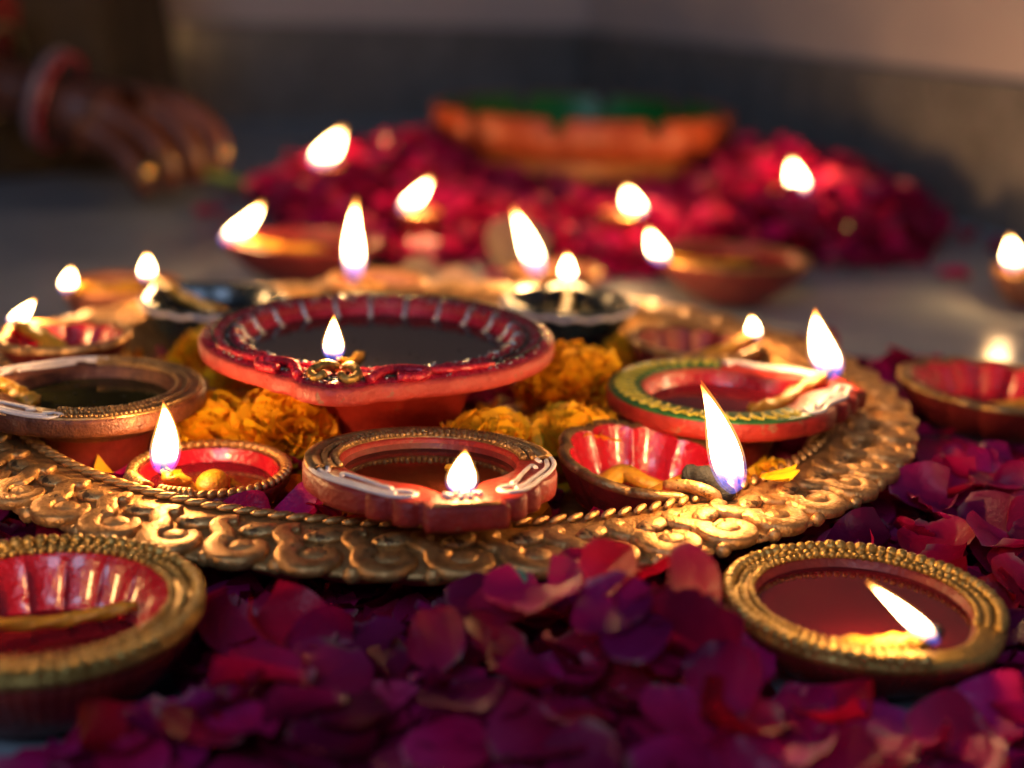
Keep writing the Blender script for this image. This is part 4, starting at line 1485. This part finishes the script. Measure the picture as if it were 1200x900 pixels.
while len(heap) < 2900:
    x, y = hr.uniform(-0.32, 0.44), hr.uniform(1.08, 1.70)
    if in_heap(x, y):
        low = any((x - a) ** 2 + (y + 0.025 - b) ** 2 < 0.055 ** 2 for a, b, r in LA)
        heap.append((x, y, 0.003 + hr.random() ** 0.6 * min(heap_h(x, y), 0.020 if low else 1.0)))
for (cx, cy, _r) in LA:
    for k in range(46):
        a, q = hr.uniform(0, 2 * pi), hr.uniform(0.021, 0.05)
        heap.append((cx + q * cos(a), cy + q * sin(a), 0.004 + hr.random() * 0.022 * (1 - (q - 0.02) / 0.05)))
for k in range(26):
    a = hr.uniform(0, 2 * pi)
    q = hr.uniform(1.0, 1.25)
    x, y = 0.075 + 0.335 * q * cos(a), 1.38 + 0.27 * q * sin(a)
    if not blocked(x, y, 0.01):
        heap.append((x, y, 0.004))
tag(mass('rose_heap', heap, PV_ROWS, M['rose_mass'], hr, 0.7, 0.9, 1.25).build('rose_heap', M['rose_mass']), 'blurred heap of crimson rose petals round the foot of the orange bowl', 'rose petals', kind='stuff')

# ------------------------------------------------------------------ person at the upper left
person = thing('person', 'person in dark clothes at the left, bangled hand holding a green stem', 'person', (-0.62, 1.62, 0))
PO = Vector((-0.62, 1.62, 0))


def skin_mesh(joints, edges, radii, levels=2):
    me = bpy.data.meshes.new('skeleton')
    me.from_pydata([tuple(Vector(j) - PO) for j in joints], edges, [])
    o = bpy.data.objects.new('skeleton', me)
    COL.objects.link(o)
    md = o.modifiers.new('skin', 'SKIN')
    md.use_smooth_shade = True
    for i, r in enumerate(radii):
        sv = me.skin_vertices[0].data[i]
        rr = r if isinstance(r, tuple) else (r, r)
        sv.radius = rr
        sv.use_root = (i == 0)
    sb = o.modifiers.new('sub', 'SUBSURF')
    sb.levels = levels
    sb.render_levels = levels
    dg = bpy.context.evaluated_depsgraph_get()
    out = bpy.data.meshes.new_from_object(o.evaluated_get(dg))
    bpy.data.objects.remove(o)
    out.polygons.foreach_set('use_smooth', [True] * len(out.polygons))
    out.materials.clear()
    out.materials.append(M['skin'])
    return out


# wrist, arm, palm fan and five curled fingers pinching downwards
J = [(-0.450, 1.385, 0.093)]                                                     # 0 wrist
R_ = [(0.029, 0.026)]
ED = []


def chain(start, pts, rad):
    prev = start
    for p, r in zip(pts, rad):
        J.append(p)
        R_.append((r, r))
        ED.append((prev, len(J) - 1))
        prev = len(J) - 1
    return prev


chain(0, [(-0.522, 1.40, 0.112), (-0.60, 1.44, 0.150), (-0.68, 1.50, 0.23), (-0.72, 1.58, 0.33), (-0.70, 1.68, 0.46)], [0.033, 0.039, 0.044, 0.047, 0.055])
palm = chain(0, [(-0.410, 1.384, 0.080)], [0.035])
chain(palm, [(-0.372, 1.404, 0.098), (-0.339, 1.404, 0.094), (-0.310, 1.402, 0.076), (-0.293, 1.395, 0.052), (-0.302, 1.388, 0.028)], [0.021, 0.0170, 0.0152, 0.0138, 0.0110])
chain(palm, [(-0.380, 1.384, 0.095), (-0.354, 1.380, 0.091), (-0.326, 1.375, 0.072), (-0.313, 1.370, 0.045), (-0.316, 1.372, 0.022)], [0.021, 0.0175, 0.0158, 0.0142, 0.0112])
chain(palm, [(-0.390, 1.364, 0.084), (-0.369, 1.360, 0.078), (-0.344, 1.351, 0.061), (-0.333, 1.349, 0.037), (-0.333, 1.356, 0.016)], [0.021, 0.0170, 0.0152, 0.0138, 0.0110])
chain(palm, [(-0.404, 1.352, 0.070), (-0.387, 1.349, 0.063), (-0.366, 1.340, 0.046), (-0.355, 1.338, 0.029), (-0.351, 1.346, 0.013)], [0.019, 0.0150, 0.0132, 0.0120, 0.0096])
chain(palm, [(-0.411, 1.412, 0.070), (-0.370, 1.420, 0.044), (-0.338, 1.412, 0.030), (-0.312, 1.400, 0.024)], [0.020, 0.0155, 0.0132, 0.0105])
link('body', skin_mesh(J, ED, R_), person)


def ring_part(name, c, axis, r, tk, m, seg=40, sq=1.0):
    ax = Vector(axis).normalized()
    u = ax.cross(Vector((0, 0, 1))).normalized()
    v = ax.cross(u)
    mb = MB()
    cc = Vector(c) - PO
    rows = []
    for k in range(seg + 1):
        a = 2 * pi * k / seg
        rad = u * cos(a) + v * sin(a)
        rows.append([cc + rad * (r + tk * cos(2 * pi * q / 10)) + ax * (tk * sq * sin(2 * pi * q / 10)) for q in range(11)])
    mb.grid(rows)
    return mb.build(name, m, person)


adir = Vector((-0.97, 0.12, 0.26))
ring_part('bangle', (-0.452, 1.386, 0.098), adir, 0.046, 0.0025, M['bangle_white'], sq=1.7)
ring_part('bangle', (-0.443, 1.385, 0.094), adir, 0.046, 0.0024, M['bangle_red'], sq=1.5)
ring_part('bangle', (-0.512, 1.402, 0.118), adir, 0.048, 0.0045, M['bright_gold'], sq=1.6)
ring_part('finger_ring', (-0.339, 1.350, 0.049), (0.35, -0.1, -0.8), 0.0138, 0.0022, M['bright_gold'])
CAM = Vector((0, 0, 0.229))


def facet(name, p, src, r, m):  # gold disc added for a glint, angled to mirror a flame into the lens
    p = Vector(p)
    n = ((CAM - p).normalized() + (Vector(src) - p).normalized()).normalized()
    mt = n.to_track_quat('Z', 'Y').to_matrix()
    mb = MB()
    mb.ellipsoid(p - PO, r, r, r * 0.22, mt, 14, 8)
    return mb.build(name, m, person)


facet('ring_glint_facet', (-0.3470, 1.3330, 0.0380), (-0.194, 1.008, 0.052), 0.0050, M['bright_gold'])  # ring's stone shaped as a mirror disc, aimed to catch a flame
facet('nail_glint_facet', (-0.2840, 1.3800, 0.0510), (-0.194, 1.008, 0.052), 0.0046, M['bright_gold'])  # gold reflector disc added at the fingertip for a bright glint
# sleeve round the forearm
sl = MB()
ax_pts = smooth_path([Vector((-0.535, 1.43, 0.150)) - PO, Vector((-0.60, 1.46, 0.190)) - PO, Vector((-0.69, 1.54, 0.28)) - PO, Vector((-0.70, 1.66, 0.44)) - PO, Vector((-0.66, 1.74, 0.56)) - PO], 5)
sl.tube(ax_pts, lambda t: 0.055 + 0.035 * t + 0.003 * sin(t * 60), 20)
sl.build('sleeve', M['sleeve'], person)
# draped garment over a crouched body
dm = MB()
rows = []
for i in range(14):
    t = i / 13
    z = 0.002 + 0.62 * t
    row = []
    for k in range(72):
        a = 2 * pi * k / 72
        r = (0.25 - 0.05 * t - 0.06 * t * t) * (1 + 0.05 * sin(9 * a + 2 * t) * (1 - 0.6 * t) + 0.03 * sin(17 * a - t * 3))
        row.append((r * cos(a) * 0.9 - 0.02, r * sin(a) * 0.85 + 0.08, z))
    rows.append(row)
dm.loft(rows)
dm.build('garment', M['garment'], person)
hd = MB()
hd.ellipsoid((-0.02, 0.05, 0.78), 0.085, 0.1, 0.12, None, 20, 14)
hd.build('head_scarf', M['sleeve'], person)

st = MB()
st.tube(smooth_path([(-0.318, 1.384, 0.036), (-0.297, 1.382, 0.029), (-0.275, 1.380, 0.024), (-0.252, 1.376, 0.017)], 5), lambda t: 0.0052 - 0.001 * t, 8)
tag(st.build('flower_stem', M['stem']), 'short green stem pinched between finger and thumb at the upper left', 'stem')
